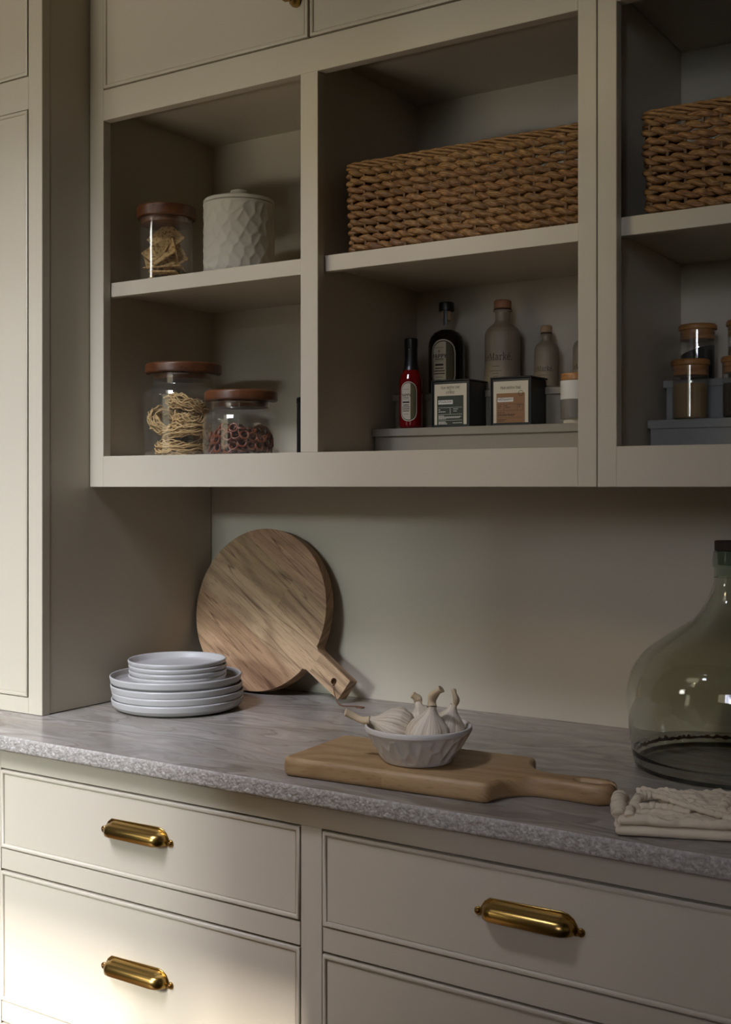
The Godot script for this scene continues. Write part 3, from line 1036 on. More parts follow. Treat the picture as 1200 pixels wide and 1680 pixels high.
func pasta_jar():
	var at := Vector3(0.1195, DECK + 0.0003, 0.232)
	var t := thing("storage_jar", "large glass jar of pale pasta nests with a round wooden lid", "jar", at)
	obj("jar_glass", lathed(walled(jar_shape(0.0825, 0.0645, 0.140, 0.170), 0.0025), 72), M.clear, t)
	lid(t, 0.1715, 0.0780, 0.0200, M.acacia, 0.0605).rotation.y = 1.2
	var spots := [
		[Vector3(-0.002, 0.0195, 0.002), Vector3(0.05, 1.1, 0.04), 0.060, "lying flat on the bottom of the jar"],
		[Vector3(0.016, 0.0500, 0.010), Vector3(-0.16, 0.4, 0.12), 0.052, "tilted in the middle of the jar above the flat one"],
		[Vector3(-0.030, 0.0720, 0.020), Vector3(0.75, 0.5, -0.5), 0.040, "leaning left with its open coil to the front"],
		[Vector3(0.026, 0.0760, 0.012), Vector3(0.15, 2.2, 0.20), 0.040, "lying at the right of the jar below the topmost one"],
		[Vector3(0.008, 0.1050, -0.004), Vector3(0.10, 1.3, -0.35), 0.048, "topmost of the nests, humped over the others"],
	]
	for i in spots.size():
		var s: Array = spots[i]
		var st := S(true)
		var nz := noise(300 + i, 1.0, 2)
		for k in 34:
			# strands run together in one thick coil and part a little here and there
			var band := TAU * k / 34.0 + rng.randf_range(-0.3, 0.3)
			var depth := sqrt(rng.randf())
			var rr: float = s[2] * (0.72 + 0.26 * cos(band) * depth)
			var hh := sin(band) * 0.0125 * depth
			var el := 0.86
			var stray := 0.10 if k % 7 != 0 else 0.28
			var pts: Array = []
			for j in 34:
				var q := TAU * j / 34.0
				var w := nz.get_noise_2d(cos(q) * 1.1 + k * 0.18, sin(q) * 1.1)
				var w2 := nz.get_noise_2d(cos(q) * 1.1 + k * 0.22 + 30.0, sin(q) * 1.1)
				pts.append(Vector3(cos(q) * rr * (1.0 + stray * 1.3 * w), hh + w2 * 0.012, sin(q) * rr * el * (1.0 + stray * w)))
			tube(st, pts, [0.0019], 6, true, 0.7)
		var o := obj("pasta_nest", st, M.pasta)
		o.position = at + s[0] + Vector3(0, 0.001, 0)
		o.rotation = s[1]
		tag(o, "coiled ribbon pasta nest " + s[3], "pasta", "pasta nests in the large jar")

func pretzel_jar():
	var at := Vector3(0.3045, DECK + 0.0003, 0.274)
	var t := thing("storage_jar", "squat glass jar of brown ring shaped snacks with a wooden lid", "jar", at)
	obj("jar_glass", lathed(walled(jar_shape(0.0745, 0.0572, 0.083, 0.1045), 0.0025), 72), M.clear, t)
	lid(t, 0.1060, 0.0712, 0.0195, M.acacia, 0.0535).rotation.y = 2.2
	var st := S(true)
	var pts: Array = []
	for j in 22:
		var q := TAU * j / 22.0
		pts.append(Vector3(cos(q) * 0.0082, sin(q * 2.0) * 0.0006, sin(q) * 0.0082))
	tube(st, pts, [0.0024], 8, true)
	st.generate_normals()
	var ring := st.commit()
	var placed: Array = []
	var tries := 0
	while placed.size() < 150 and tries < 9000:
		tries += 1
		var a := rng.randf() * TAU
		var rr := sqrt(rng.randf_range(0.12, 1.0)) * 0.0605
		var y := 0.009 + rng.randf() * 0.046
		if y > 0.048 + 0.012 * sin(a * 2.0 + 1.0):
			continue
		var p := Vector3(sin(a) * rr, y, cos(a) * rr)
		var ok := true
		for q in placed:
			if p.distance_to(q) < 0.0112:
				ok = false
				break
		if not ok:
			continue
		placed.append(p)
		var o := MeshInstance3D.new()
		o.mesh = ring
		o.material_override = M.pretzel
		o.name = numbered("snack_ring")
		add_child(o)
		var lay := Basis.from_euler(Vector3(rng.randf_range(-0.5, 0.5), rng.randf() * TAU, rng.randf_range(-0.5, 0.5)))
		if rr > 0.05:
			lay = Basis(Vector3.UP, a) * Basis(Vector3.RIGHT, rng.randf_range(0.9, 1.55)) * Basis(Vector3.UP, rng.randf() * TAU)
		elif rng.randf() < 0.5:
			lay = Basis.from_euler(Vector3(rng.randf_range(0.8, 1.5), rng.randf() * TAU, 0))
		o.transform = Transform3D(lay, at + p)
		tag(o, "small brown glazed snack ring inside the squat jar", "snack", "snack rings in the squat jar")

func basket(at: Vector3, W: float, D: float, H: float, label: String, seed_: int):
	# open woven basket: thin upright stakes, rows of twisted flat strands, a wrapped rim
	var t := thing("basket", label, "basket", at)
	var r := RandomNumberGenerator.new()
	r.seed = seed_
	var per := rounded(Vector2(-W / 2, -D / 2), Vector2(W / 2, D / 2), 0.014, 4)
	var lens: Array = [0.0]
	for i in per.size():
		lens.append(lens[i] + per[i].distance_to(per[(i + 1) % per.size()]))
	var total: float = lens[per.size()]
	var on := func(s: float) -> Array:
		s = fposmod(s, total)
		var i := 0
		while i < per.size() - 1 and lens[i + 1] < s:
			i += 1
		var a := per[i]
		var b := per[(i + 1) % per.size()]
		var k: float = (s - lens[i]) / maxf(1e-6, lens[i + 1] - lens[i])
		var d := (b - a).normalized()
		return [a.lerp(b, k), Vector2(d.y, -d.x)]
	var gap := 0.0265
	var n_st := int(total / gap)
	gap = total / n_st
	var rows := int(round((H - 0.016) / 0.0146))
	var step := (H - 0.016) / rows
	var nz := noise(seed_ + 5, 1.0, 2)
	for i in n_st:
		var q: Array = on.call(gap * (i + 0.5))
		var st := S(true)
		for e in [-0.0010, 0.0010]:
			var off = Vector2(-q[1].y, q[1].x) * e
			var pts: Array = []
			for j in 5:
				var y := lerpf(0.004, H - 0.008, j / 4.0)
				var lean: float = lerpf(-0.006, 0.0, j / 4.0)
				var p: Vector2 = q[0] + q[1] * (lean + 0.0026) + off
				pts.append(Vector3(p.x, y, p.y))
			tube(st, pts, [0.0016], 5)
		obj("stake", st, M.stake, t)
	for row in rows:
		for k in 2:
			var st := S(true)
			var n := int(total / 0.0040)
			var pts: Array = []
			var rad: Array = []
			var y0 := 0.0070 + step * (row + 0.5) - 0.002
			for i in n:
				var s := total * i / n
				var q: Array = on.call(s)
				var ph := TAU * (s / gap * 0.5) + PI * k + (PI * 0.5 * (row % 2)) * 2.0 * 0.5 + nz.get_noise_2d(s * 8.0, row * 3.0) * 1.6
				var fat := 0.0052 + 0.0016 * cos(ph) + nz.get_noise_2d(s * 60.0, row * 7.0 + k * 3.0) * 0.0014
				var lean: float = lerpf(-0.006, 0.0, y0 / H)
				var p: Vector2 = q[0] + q[1] * (lean + 0.0030 * cos(ph))
				var w := nz.get_noise_2d(s * 14.0, row * 5.0 + 50.0) * 0.0016
				pts.append(Vector3(p.x, y0 + 0.0031 * sin(ph) + w, p.y))
				rad.append(fat)
			var v := r.randf_range(0.72, 1.12)
			tube(st, pts, rad, 7, true, 0.8, Color(v, v * r.randf_range(0.88, 1.0), v * r.randf_range(0.75, 0.95)))
			obj("weave_strand", st, M.weave, t)
	for k in 5:
		var st := S(true)
		var n := int(total / 0.006)
		var pts: Array = []
		for i in n:
			var s := total * i / n
			var q: Array = on.call(s)
			var ph := TAU * (s / 0.115) + TAU * k / 5.0
			var p: Vector2 = q[0] + q[1] * (0.0005 + 0.0052 * cos(ph))
			pts.append(Vector3(p.x, H - 0.0065 + 0.0052 * sin(ph) + nz.get_noise_2d(s * 12.0, 90.0 + k) * 0.001, p.y))
		var v := r.randf_range(0.8, 1.15)
		tube(st, pts, [0.0032], 6, true, 0.8, Color(v, v * 0.95, v * 0.85))
		obj("rim_strand", st, M.weave, t)
	# the woven floor
	var fl := S()
	rbox(fl, Vector3(-W / 2 + 0.012, 0.0015, -D / 2 + 0.012), Vector3(W / 2 - 0.012, 0.006, D / 2 - 0.012), 0.001)
	obj("base", fl, M.stake, t)

func lidded_box(lo: Vector3, hi: Vector3, lid_h: float, m: Material, label: String):
	var t := thing("lidded_box", label, "box", Vector3((lo.x + hi.x) * 0.5, lo.y, (lo.z + hi.z) * 0.5))
	var h := (hi - lo) * 0.5
	var H := hi.y - lo.y
	obj("body", box_mesh(Vector3(-h.x + 0.004, 0, -h.z + 0.004), Vector3(h.x - 0.004, H - 0.0035, h.z - 0.004), 0.001), m, t)
	var st := S()
	rbox(st, Vector3(-h.x, H - 0.003, -h.z), Vector3(h.x, H, h.z), 0.0008)
	rbox(st, Vector3(-h.x, H - lid_h, h.z - 0.0025), Vector3(h.x, H - 0.002, h.z), 0.0008)
	rbox(st, Vector3(-h.x, H - lid_h, -h.z), Vector3(h.x, H - 0.002, -h.z + 0.0025), 0.0008)
	rbox(st, Vector3(-h.x, H - lid_h, -h.z + 0.0025), Vector3(-h.x + 0.0025, H - 0.002, h.z - 0.0025), 0.0008)
	rbox(st, Vector3(h.x - 0.0025, H - lid_h, -h.z + 0.0025), Vector3(h.x, H - 0.002, h.z - 0.0025), 0.0008)
	obj("lid", st, m, t)

func tea_box(at: Vector3, W: float, H: float, D: float, label: String, kind: String):
	var t := thing("tea_box", label, "tea box", at)
	var st := box_mesh(Vector3(-W / 2 + 0.0012, 0.0012, -D), Vector3(W / 2 - 0.0012, H - 0.0022, -0.0014), 0.0016)
	obj("tin", st, M.blackbox, t)
	st = S()
	for s in [-1.0, 1.0]:
		rbox(st, Vector3(s * W / 2 - 0.0014, 0.0, -0.003), Vector3(s * W / 2 + 0.0014, H - 0.003, 0.0004), 0.0006)
	rbox(st, Vector3(-W / 2 + 0.0014, 0.0, -0.003), Vector3(W / 2 - 0.0014, 0.0028, 0.0004), 0.0006)
	obj("front_frame", st, M.tinedge, t)
	obj("lid", box_mesh(Vector3(-W / 2 - 0.0016, H - 0.0028, -D - 0.001), Vector3(W / 2 + 0.0016, H, 0.0012), 0.0010), M.blackbox, t)
	var w := W - 0.010
	var h := H - 0.011
	var y0 := 0.0042
	var flat := func(called: String, x0: float, ya: float, x1: float, yb: float, z: float, m: Material):
		var s2 := S()
		rbox(s2, Vector3(x0 * w - w / 2, y0 + ya * h, -0.0014), Vector3(x1 * w - w / 2, y0 + yb * h, -0.0014 + z), 0.0)
		obj(called, s2, m, t)
	var write := func(text: String, x: float, y: float, size: float, m: Material):
		var o := put("print", letters(text, size), m, t)
		o.position = Vector3(x * w - w / 2, y0 + y * h, -0.0014 + 0.0011)
	flat.call("label", 0.0, 0.0, 1.0, 0.985, 0.0004, M.paper)
	var ink: Material = M.greenink if kind == "green" else M.brownink
	var pr: Material = M.white if kind == "green" else M.ink
	var dk: Material = M.ink
	flat.call("label_field", 0.085, 0.0, 0.905, 0.70, 0.0007, ink)
	flat.call("label_plate", 0.12, 0.495, 0.575, 0.595, 0.0009, M.white)
	var rr := RandomNumberGenerator.new()
	rr.seed = 3 if kind == "green" else 4
	# the name on the plate is too small to read: broken strokes
	var bits := S()
	for i in 26:
		var x := lerpf(0.135, 0.555, i / 26.0) * w - w / 2
		var y := y0 + (0.52 + rr.randf() * 0.03) * h
		rbox(bits, Vector3(x, y, -0.0003), Vector3(x + w * 0.008, y + h * rr.randf_range(0.02, 0.045), -0.0002), 0.0)
	obj("print", bits, dk, t)
	var rows := S()
	var seg := func(x0: float, x1: float, y: float, th: float):
		rbox(rows, Vector3(x0 * w - w / 2, y0 + y * h, -0.0008), Vector3(x1 * w - w / 2, y0 + (y + th) * h, -0.0004), 0.0)
	var small := func(x0: float, x1: float, y: float):
		var x := x0
		while x < x1:
			var l := rr.randf_range(0.02, 0.06)
			seg.call(x, minf(x1, x + l), y, 0.016)
			x += l + 0.014
	if kind == "green":
		write.call("TEA WITH TAE", 0.5, 0.895, h * 0.062, dk)
		write.call("+", 0.5, 0.835, h * 0.05, dk)
		write.call("ATRIO", 0.5, 0.775, h * 0.072, dk)
		for y in [0.41, 0.245, 0.10]:
			seg.call(0.12, 0.865, y, 0.006)
		rbox(rows, Vector3(0.49 * w - w / 2, y0 + 0.26 * h, -0.0008), Vector3(0.50 * w - w / 2, y0 + 0.40 * h, -0.0004), 0.0)
		small.call(0.13, 0.19, 0.355); small.call(0.13, 0.35, 0.305); small.call(0.60, 0.74, 0.365); small.call(0.60, 0.70, 0.315)
		small.call(0.13, 0.30, 0.205); small.call(0.13, 0.84, 0.180); small.call(0.13, 0.79, 0.155); small.call(0.13, 0.36, 0.130)
		small.call(0.13, 0.35, 0.06); small.call(0.13, 0.38, 0.035); small.call(0.13, 0.40, 0.010); small.call(0.58, 0.86, 0.03)
	else:
		write.call("TEA WITH TAE", 0.5, 0.825, h * 0.082, dk)
		for y in [0.44, 0.285, 0.12]:
			seg.call(0.12, 0.86, y, 0.005)
		for x in [0.30, 0.69, 0.85]:
			rbox(rows, Vector3(x * w - w / 2, y0 + 0.285 * h, -0.0008), Vector3((x + 0.006) * w - w / 2, y0 + 0.44 * h, -0.0004), 0.0)
		small.call(0.14, 0.24, 0.39); small.call(0.14, 0.20, 0.345); small.call(0.34, 0.40, 0.40); small.call(0.34, 0.50, 0.355); small.call(0.72, 0.82, 0.41); small.call(0.73, 0.79, 0.365)
		small.call(0.13, 0.33, 0.235); small.call(0.13, 0.62, 0.19); small.call(0.13, 0.60, 0.165)
		small.call(0.13, 0.38, 0.065); small.call(0.13, 0.32, 0.035)
		var c := S(true)
		var cp: Array = []
		for i in 24:
			cp.append(Vector3(0.79 * w - w / 2 + cos(TAU * i / 24.0) * 0.065 * w, y0 + 0.69 * h + sin(TAU * i / 24.0) * 0.065 * w, -0.0004))
		tube(c, cp, [0.0003], 4, true)
		obj("seal_print", c, dk, t)
	obj("small_print", rows, pr, t)

func bottle(called: String, label: String, at: Vector3, prof: Array, m: Material, group := "") -> Node3D:
	var t := thing(called, label, "bottle", at, group)
	obj("body", lathed(prof, 64), m, t)
	return t

func stoppered(at: Vector3, R: float, H: float, neck: float, label: String, cork_m: Material, name_size: float, big: bool):
	# H: height of the whole bottle with its stopper
	var k := R / 0.0337
	var sh := H - 0.051 * (1.0 if big else 0.68)
	var nk := H - (0.0185 if big else 0.0160)
	var t := bottle("stoppered_bottle", label, at, [Vector2(0, 0), Vector2(R - 0.004, 0), Vector2(R - 0.001, 0.0015), Vector2(R, 0.005), Vector2(R, sh - R * 0.55), Vector2(R * 0.96, sh - R * 0.28), Vector2(R * 0.84, sh - R * 0.06), Vector2(R * 0.66, sh + R * 0.10), Vector2(neck * 1.18, sh + R * 0.24), Vector2(neck, sh + R * 0.36), Vector2(neck, nk - 0.003), Vector2(neck + 0.0035 * k + 0.0005, nk - 0.0025), Vector2(neck + 0.0040 * k + 0.0005, nk - 0.001), Vector2(neck + 0.0032 * k, nk), Vector2(0, nk)], M.taupe, "taupe stoppered bottles on the back box")
	var cr := neck * (1.17 if big else 1.22)
	obj("ring", lathed([Vector2(cr - 0.002, nk + 0.0002), Vector2(cr + 0.0006, nk + 0.0004), Vector2(cr + 0.0008, nk + 0.0022), Vector2(cr - 0.002, nk + 0.0026)], 40), M.ink, t)
	obj("stopper", lathed([Vector2(0, nk + 0.0028), Vector2(cr - 0.001, nk + 0.0028), Vector2(cr, nk + 0.004), Vector2(cr, H - 0.0022), Vector2(cr - 0.002, H), Vector2(0, H)], 40), cork_m, t)
	var th := atan2(1.747 - at.x, 2.07 - at.z) - (0.36 if big else 0.36)
	var ytxt := 0.0760 if big else 0.0440
	put("print", bent(letters("LeMarké.", name_size, "Droid Serif"), R + 0.0003, th, ytxt * 0.80, 0.78 if big else 0.72), M.ink, t)
	for l in ([[0.056, 0.016], [0.045, 0.024], [0.0385, 0.013], [0.032, 0.009]] if big else [[0.030, 0.020], [0.024, 0.012], [0.0185, 0.010]]):
		put("print", bent(strip_mesh(l[1], 0.0007 if big else 0.0006, false), R + 0.0003, th - 0.05, l[0] * 0.78), M.ink, t)

func spice_jar(at: Vector3, R: float, H: float, fill: float, m: Material, label: String, tilt := 0.0):
	var t := thing("spice_jar", label, "jar", at, "spice jars on the right boxes")
	obj("jar_glass", lathed(walled([Vector2(0, 0), Vector2(R - 0.003, 0), Vector2(R, 0.003), Vector2(R, H - 0.010)], 0.0011), 48), M.clear, t)
	var l := S(true)
	lathe(l, [Vector2(0, H - 0.026), Vector2(R - 0.0022, H - 0.026), Vector2(R - 0.0012, H - 0.025), Vector2(R - 0.0012, H - 0.0195), Vector2(R - 0.0026, H - 0.019), Vector2(R - 0.0026, H - 0.0165), Vector2(R - 0.0012, H - 0.016), Vector2(R - 0.0012, H - 0.0095), Vector2(R - 0.0012, H - 0.0095), Vector2(R + 0.0015, H - 0.0095), Vector2(R + 0.0022, H - 0.0085), Vector2(R + 0.0022, H - 0.003), Vector2(R, H), Vector2(0, H)], 48)
	obj("lid", l, M.bamboo, t)
	var c := S(true)
	var bend := func(p: Vector2, _t: float): return p.x
	lathe(c, [Vector2(0, 0.002), Vector2(R - 0.0035, 0.002), Vector2(R - 0.0020, 0.0045), Vector2(R - 0.0020, fill), Vector2(R - 0.0020, fill), Vector2(R * 0.5, fill + 0.001), Vector2(0, fill + 0.0015)], 40, bend)
	var o := obj("contents", c, m, t)
	o.set_meta("kind", "stuff")
	if tilt != 0.0:
		# spilled level: shear the top by re-lathing with a sloping rim
		var mt := MeshDataTool.new()
		mt.create_from_surface(o.mesh, 0)
		for i in mt.get_vertex_count():
			var v := mt.get_vertex(i)
			if v.y > fill * 0.8:
				v.y += v.x * tilt
				mt.set_vertex(i, v)
		var am := ArrayMesh.new()
		mt.commit_to_surface(am)
		o.mesh = am

func shelf_goods():
	cracker_jar()
	canister()
	pasta_jar()
	pretzel_jar()
	var dt := thing("dark_tin", "dark tin almost hidden behind the frame upright, right of the squat jar", "tin", Vector3(0.4420, DECK + 0.0003, 0.215))
	obj("body", lathed([Vector2(0, 0), Vector2(0.036, 0), Vector2(0.038, 0.002), Vector2(0.038, 0.0990), Vector2(0.036, 0.1005), Vector2(0, 0.1005)], 48), M.blackbox, dt)
	obj("lid", lathed([Vector2(0, 0.1008), Vector2(0.0386, 0.1008), Vector2(0.0386, 0.1100), Vector2(0.036, 0.112), Vector2(0, 0.112)], 48), M.cap, dt)
	basket(Vector3(0.8150, SHELF + 0.0003, 0.222), 0.446, 0.225, 0.160, "long woven brown basket on the middle shelf, above the bottles", 11)
	basket(Vector3(1.3560, SHELF + 0.0003, 0.222), 0.446, 0.225, 0.160, "woven brown basket on the right hand shelf, cut off by the picture edge", 23)
	# risers
	lidded_box(Vector3(0.5520, DECK + 0.0003, 0.0200), Vector3(1.0280, 1.4640, 0.1900), 0.0145, M.carton, "long low grey card box under the hot sauce and the tea boxes")
	lidded_box(Vector3(0.5535, 1.4642, 0.0200), Vector3(1.0280, 1.5335, 0.1180), 0.0125, M.carton, "grey card box at the back, under the tall stoppered bottles")
	lidded_box(Vector3(1.0920, DECK + 0.0003, 0.0200), Vector3(1.5700, 1.4640, 0.2020), 0.0145, M.carton_blue, "long low grey card box under the front row of spice jars")
	lidded_box(Vector3(1.0935, 1.4642, 0.0200), Vector3(1.5700, 1.5340, 0.1270), 0.0125, M.carton_blue, "grey card box at the back, under the rear spice jars")
	# red sauce
	var y := 1.4643
	var sauce := bottle("sauce_bottle", "slim bottle of red sauce with a long black neck seal", Vector3(0.6200, y, 0.1595), [Vector2(0, 0), Vector2(0.0195, 0), Vector2(0.0220, 0.002), Vector2(0.0225, 0.006), Vector2(0.0225, 0.084), Vector2(0.0218, 0.092), Vector2(0.0190, 0.101), Vector2(0.0150, 0.109), Vector2(0.0125, 0.117), Vector2(0.0114, 0.128), Vector2(0, 0.128)], M.redsauce)
	obj("neck_seal", lathed([Vector2(0.0152, 0.1095), Vector2(0.0130, 0.1165), Vector2(0.0120, 0.128), Vector2(0.0117, 0.150), Vector2(0.0117, 0.150), Vector2(0.0124, 0.1505), Vector2(0.0124, 0.168), Vector2(0.0110, 0.1695), Vector2(0, 0.1695)], 36), M.cap, sauce)
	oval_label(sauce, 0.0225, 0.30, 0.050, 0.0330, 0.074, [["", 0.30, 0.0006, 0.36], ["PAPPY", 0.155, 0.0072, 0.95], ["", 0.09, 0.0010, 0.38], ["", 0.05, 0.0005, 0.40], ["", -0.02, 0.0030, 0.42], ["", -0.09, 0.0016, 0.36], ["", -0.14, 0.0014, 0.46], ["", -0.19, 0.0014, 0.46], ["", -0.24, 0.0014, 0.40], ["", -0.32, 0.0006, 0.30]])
	# dark syrup
	var dark := bottle("syrup_bottle", "round shouldered dark brown bottle with an oval cream label and a black stopper", Vector3(0.6520, 1.5338, 0.0800), [Vector2(0, 0), Vector2(0.031, 0), Vector2(0.0345, 0.003), Vector2(0.0350, 0.008), Vector2(0.0350, 0.090), Vector2(0.0338, 0.099), Vector2(0.0300, 0.109), Vector2(0.0240, 0.1165), Vector2(0.0170, 0.1205), Vector2(0.0130, 0.1220), Vector2(0, 0.1220)], M.darkglass)
	obj("neck", lathed([Vector2(0.0128, 0.1222), Vector2(0.0126, 0.126), Vector2(0.0126, 0.158)], 36), M.clear, dark)
	obj("plug", lathed([Vector2(0, 0.141), Vector2(0.0085, 0.141), Vector2(0.0090, 0.158), Vector2(0, 0.158)], 28), M.stopper_pale, dark)
	obj("stopper", lathed([Vector2(0, 0.1585), Vector2(0.0146, 0.1585), Vector2(0.0150, 0.1595), Vector2(0.0148, 0.1735), Vector2(0.0136, 0.1755), Vector2(0, 0.1755)], 36), M.cap, dark)
	var tape := strip_mesh(0.0075, 0.030, false)
	var tp := put("seal_strip", bent(tape, 0.0131, 0.30, 0.1450), M.cap, dark)
	tp.set_meta("label", "black paper seal strip down the neck")
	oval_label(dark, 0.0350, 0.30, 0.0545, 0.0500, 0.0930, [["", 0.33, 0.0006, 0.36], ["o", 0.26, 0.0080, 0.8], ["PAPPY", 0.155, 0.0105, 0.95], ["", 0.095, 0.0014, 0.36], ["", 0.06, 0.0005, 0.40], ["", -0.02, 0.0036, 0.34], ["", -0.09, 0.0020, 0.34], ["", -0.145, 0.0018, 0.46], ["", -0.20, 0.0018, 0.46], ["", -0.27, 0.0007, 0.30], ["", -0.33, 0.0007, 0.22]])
	stoppered(Vector3(0.7715, 1.5338, 0.0805), 0.0335, 0.1690, 0.0138, "largest taupe stoppered bottle, behind the tea boxes", M.stopper, 0.0175, true)
	stoppered(Vector3(0.8600, 1.5338, 0.0800), 0.0223, 0.1160, 0.0082, "smaller taupe stoppered bottle behind the brown labelled tea box", M.stopper_pale, 0.0130, false)
	stoppered(Vector3(0.9350, 1.5338, 0.0800), 0.0220, 0.1160, 0.0082, "small taupe stoppered bottle half hidden by the frame, above the two tone jar", M.stopper_pale, 0.0130, false)
	tea_box(Vector3(0.7170, 1.4643, 0.1845), 0.0762, 0.0860, 0.0720, "black tea box with a dark green and cream label", "green")
	tea_box(Vector3(0.8370, 1.4643, 0.1830), 0.0772, 0.0855, 0.0700, "black tea box with a brown and cream label", "brown")
	# two tone jar
	var cup := thing("label_jar", "small jar with a wooden lid and a white over grey label, by the right upright", "jar", Vector3(0.9480, 1.4643, 0.1600))
	obj("body", lathed([Vector2(0, 0), Vector2(0.0185, 0), Vector2(0.0190, 0.0008), Vector2(0.0190, 0.0072), Vector2(0.0205, 0.008), Vector2(0.0236, 0.0085), Vector2(0.0236, 0.0740), Vector2(0, 0.0740)], 48), M.paper, cup)
	obj("label_top", lathed([Vector2(0.0239, 0.0415), Vector2(0.0241, 0.0416), Vector2(0.0241, 0.0735), Vector2(0.0239, 0.0736)], 48), M.white, cup)
	obj("label_bottom", lathed([Vector2(0.0239, 0.0090), Vector2(0.0241, 0.0091), Vector2(0.0241, 0.0413), Vector2(0.0239, 0.0414)], 48), M.greylabel, cup)
	obj("lid", lathed([Vector2(0, 0.0745), Vector2(0.0225, 0.0745), Vector2(0.0232, 0.0755), Vector2(0.0232, 0.0850), Vector2(0.0220, 0.0865), Vector2(0, 0.0865)], 40), M.bamboo, cup)
	# spices
	spice_jar(Vector3(1.1415, 1.5343, 0.0920), 0.0295, 0.0940, 0.0500, M.herb, "spice jar of dark dried herbs, left one of the back row", 0.30)
	spice_jar(Vector3(1.1510, 1.4643, 0.1620), 0.0290, 0.0980, 0.0590, M.spice, "spice jar of tan ground spice, left one of the front row")
	spice_jar(Vector3(1.2210, 1.5343, 0.0920), 0.0290, 0.0960, 0.0520, M.spice, "spice jar of ochre powder cut off at the edge, back row")
	spice_jar(Vector3(1.2320, 1.4643, 0.1620), 0.0285, 0.0990, 0.0560, M.peppercorn, "spice jar of brown seeds cut off at the edge, front row")

# ====================================================== on the worktop
func round_board():
	var t := thing("round_board", "round mango wood serving board with a handle, leaning on the wall behind the plates", "cutting board", Vector3(0.1815, 1.0925, 0.0600))
	t.basis = Basis(Vector3.RIGHT, deg_to_rad(-10.0)) * Basis(Vector3.BACK, deg_to_rad(-32.5))
	var R := 0.1745
	var hw := 0.0235
	var a0 := asin(hw / R) + 0.03
	var out := disc(Vector2.ZERO, R, 96, a0, TAU - a0)
	# small fillet, then the handle
	out.append(Vector2(R * cos(a0) + 0.008, -hw - 0.0008))
	out.append(Vector2(0.2795, -hw))
	out.append(Vector2(0.2815, -hw + 0.002))
	out.append(Vector2(0.2815, hw - 0.002))
	out.append(Vector2(0.2795, hw))
	out.append(Vector2(R * cos(a0) + 0.008, hw + 0.0008))
	var cuts := [-0.2, -0.115, -0.049, 0.033, 0.104, 0.2]
	for i in cuts.size() - 1:
		var strip := PackedVector2Array([Vector2(-0.3, cuts[i] + 0.00012), Vector2(0.4, cuts[i] + 0.00012), Vector2(0.4, cuts[i + 1] - 0.00012), Vector2(-0.3, cuts[i + 1] - 0.00012)])
		for piece in Geometry2D.intersect_polygons(out, strip):
			var poly: PackedVector2Array = piece
			if i == 2:
				poly = with_hole(poly, disc(Vector2(0.2505, -0.001), 0.0070, 20))
			var st := S(true)
			slab(st, poly, [Vector2(0.0, -0.0275), Vector2(0.0, 0.0)])
			obj("stave", st, M.staves[i], t)
	var cord := S(true)
	var inv := t.transform.affine_inverse()
	var pts: Array = []
	for p in [Vector3(0.3935, 0.9530, 0.0600), Vector3(0.3945, 0.9520, 0.0885), Vector3(0.3985, 0.9460, 0.0935), Vector3(0.4060, 0.9330, 0.0990), Vector3(0.4150, 0.9215, 0.1040), Vector3(0.4270, 0.9166, 0.1050), Vector3(0.4450, 0.9165, 0.1000), Vector3(0.4600, 0.9165, 0.0930), Vector3(0.4740, 0.9165, 0.0960), Vector3(0.4720, 0.9165, 0.1030), Vector3(0.4560, 0.9165, 0.1040)]:
		pts.append(inv * p)
	var fine: Array = []
	for i in pts.size() - 1:
		for k in 4:
			var p0: Vector3 = pts[maxi(i - 1, 0)]
			var p3: Vector3 = pts[mini(i + 2, pts.size() - 1)]
			fine.append((pts[i] as Vector3).cubic_interpolate(pts[i + 1], p0, p3, k / 4.0))
	tube(cord, fine, [0.0013], 6)
	obj("cord", cord, M.leather, t).set_meta("label", "thin brown leather hanging cord")

func plates():
	var y := COUNTER + 0.0003
	var rims := [0.0230, 0.0365, 0.0500, 0.0665]
	var off := [Vector2(0.002, 0.002), Vector2(0.0015, 0.0), Vector2(-0.0015, 0.001), Vector2(-0.0045, 0.0)]
	var words := ["bottom one of the stack of large plates", "second from the bottom of the large plates", "third from the bottom of the large plates", "uppermost large plate, carrying the small plates"]
	for i in 4:
		plate(Vector3(0.1510 + off[i].x, y + rims[i] - 0.0230, 0.2850 + off[i].y), 0.1310, 0.0230, "large pale grey dinner plate, " + words[i], "large plates")
	var base: float = rims[3] - 0.0230 + 0.0052
	words = ["bottom one of the small plates", "second from the bottom of the small plates", "third from the bottom of the small plates", "top one with its empty dish in view"]
	for i in 4:
		plate(Vector3(0.1500 + [0.001, 0.002, 0.0015, -0.0005][i], y + base + 0.0005 + 0.0098 * i, 0.2850), 0.0975, 0.0185, "small pale grey side plate, " + words[i], "small plates")

func plate(at: Vector3, R: float, H: float, label: String, group: String):
	var o := obj("plate", lathed([Vector2(0, 0.0016), Vector2(R * 0.70, 0.0014), Vector2(R * 0.74, 0.0), Vector2(R * 0.86, 0.0004), Vector2(R * 0.94, 0.0042), Vector2(R * 0.985, 0.0105), Vector2(R, H - 0.0030), Vector2(R - 0.0004, H - 0.0010), Vector2(R - 0.0016, H), Vector2(R - 0.0032, H - 0.0012), Vector2(R * 0.975 - 0.0035, 0.0125), Vector2(R * 0.92 - 0.002, 0.0072), Vector2(R * 0.84, 0.0051), Vector2(0, 0.0048)], 96), M.plate)
	o.position = at
	tag(o, label, "plate", group)

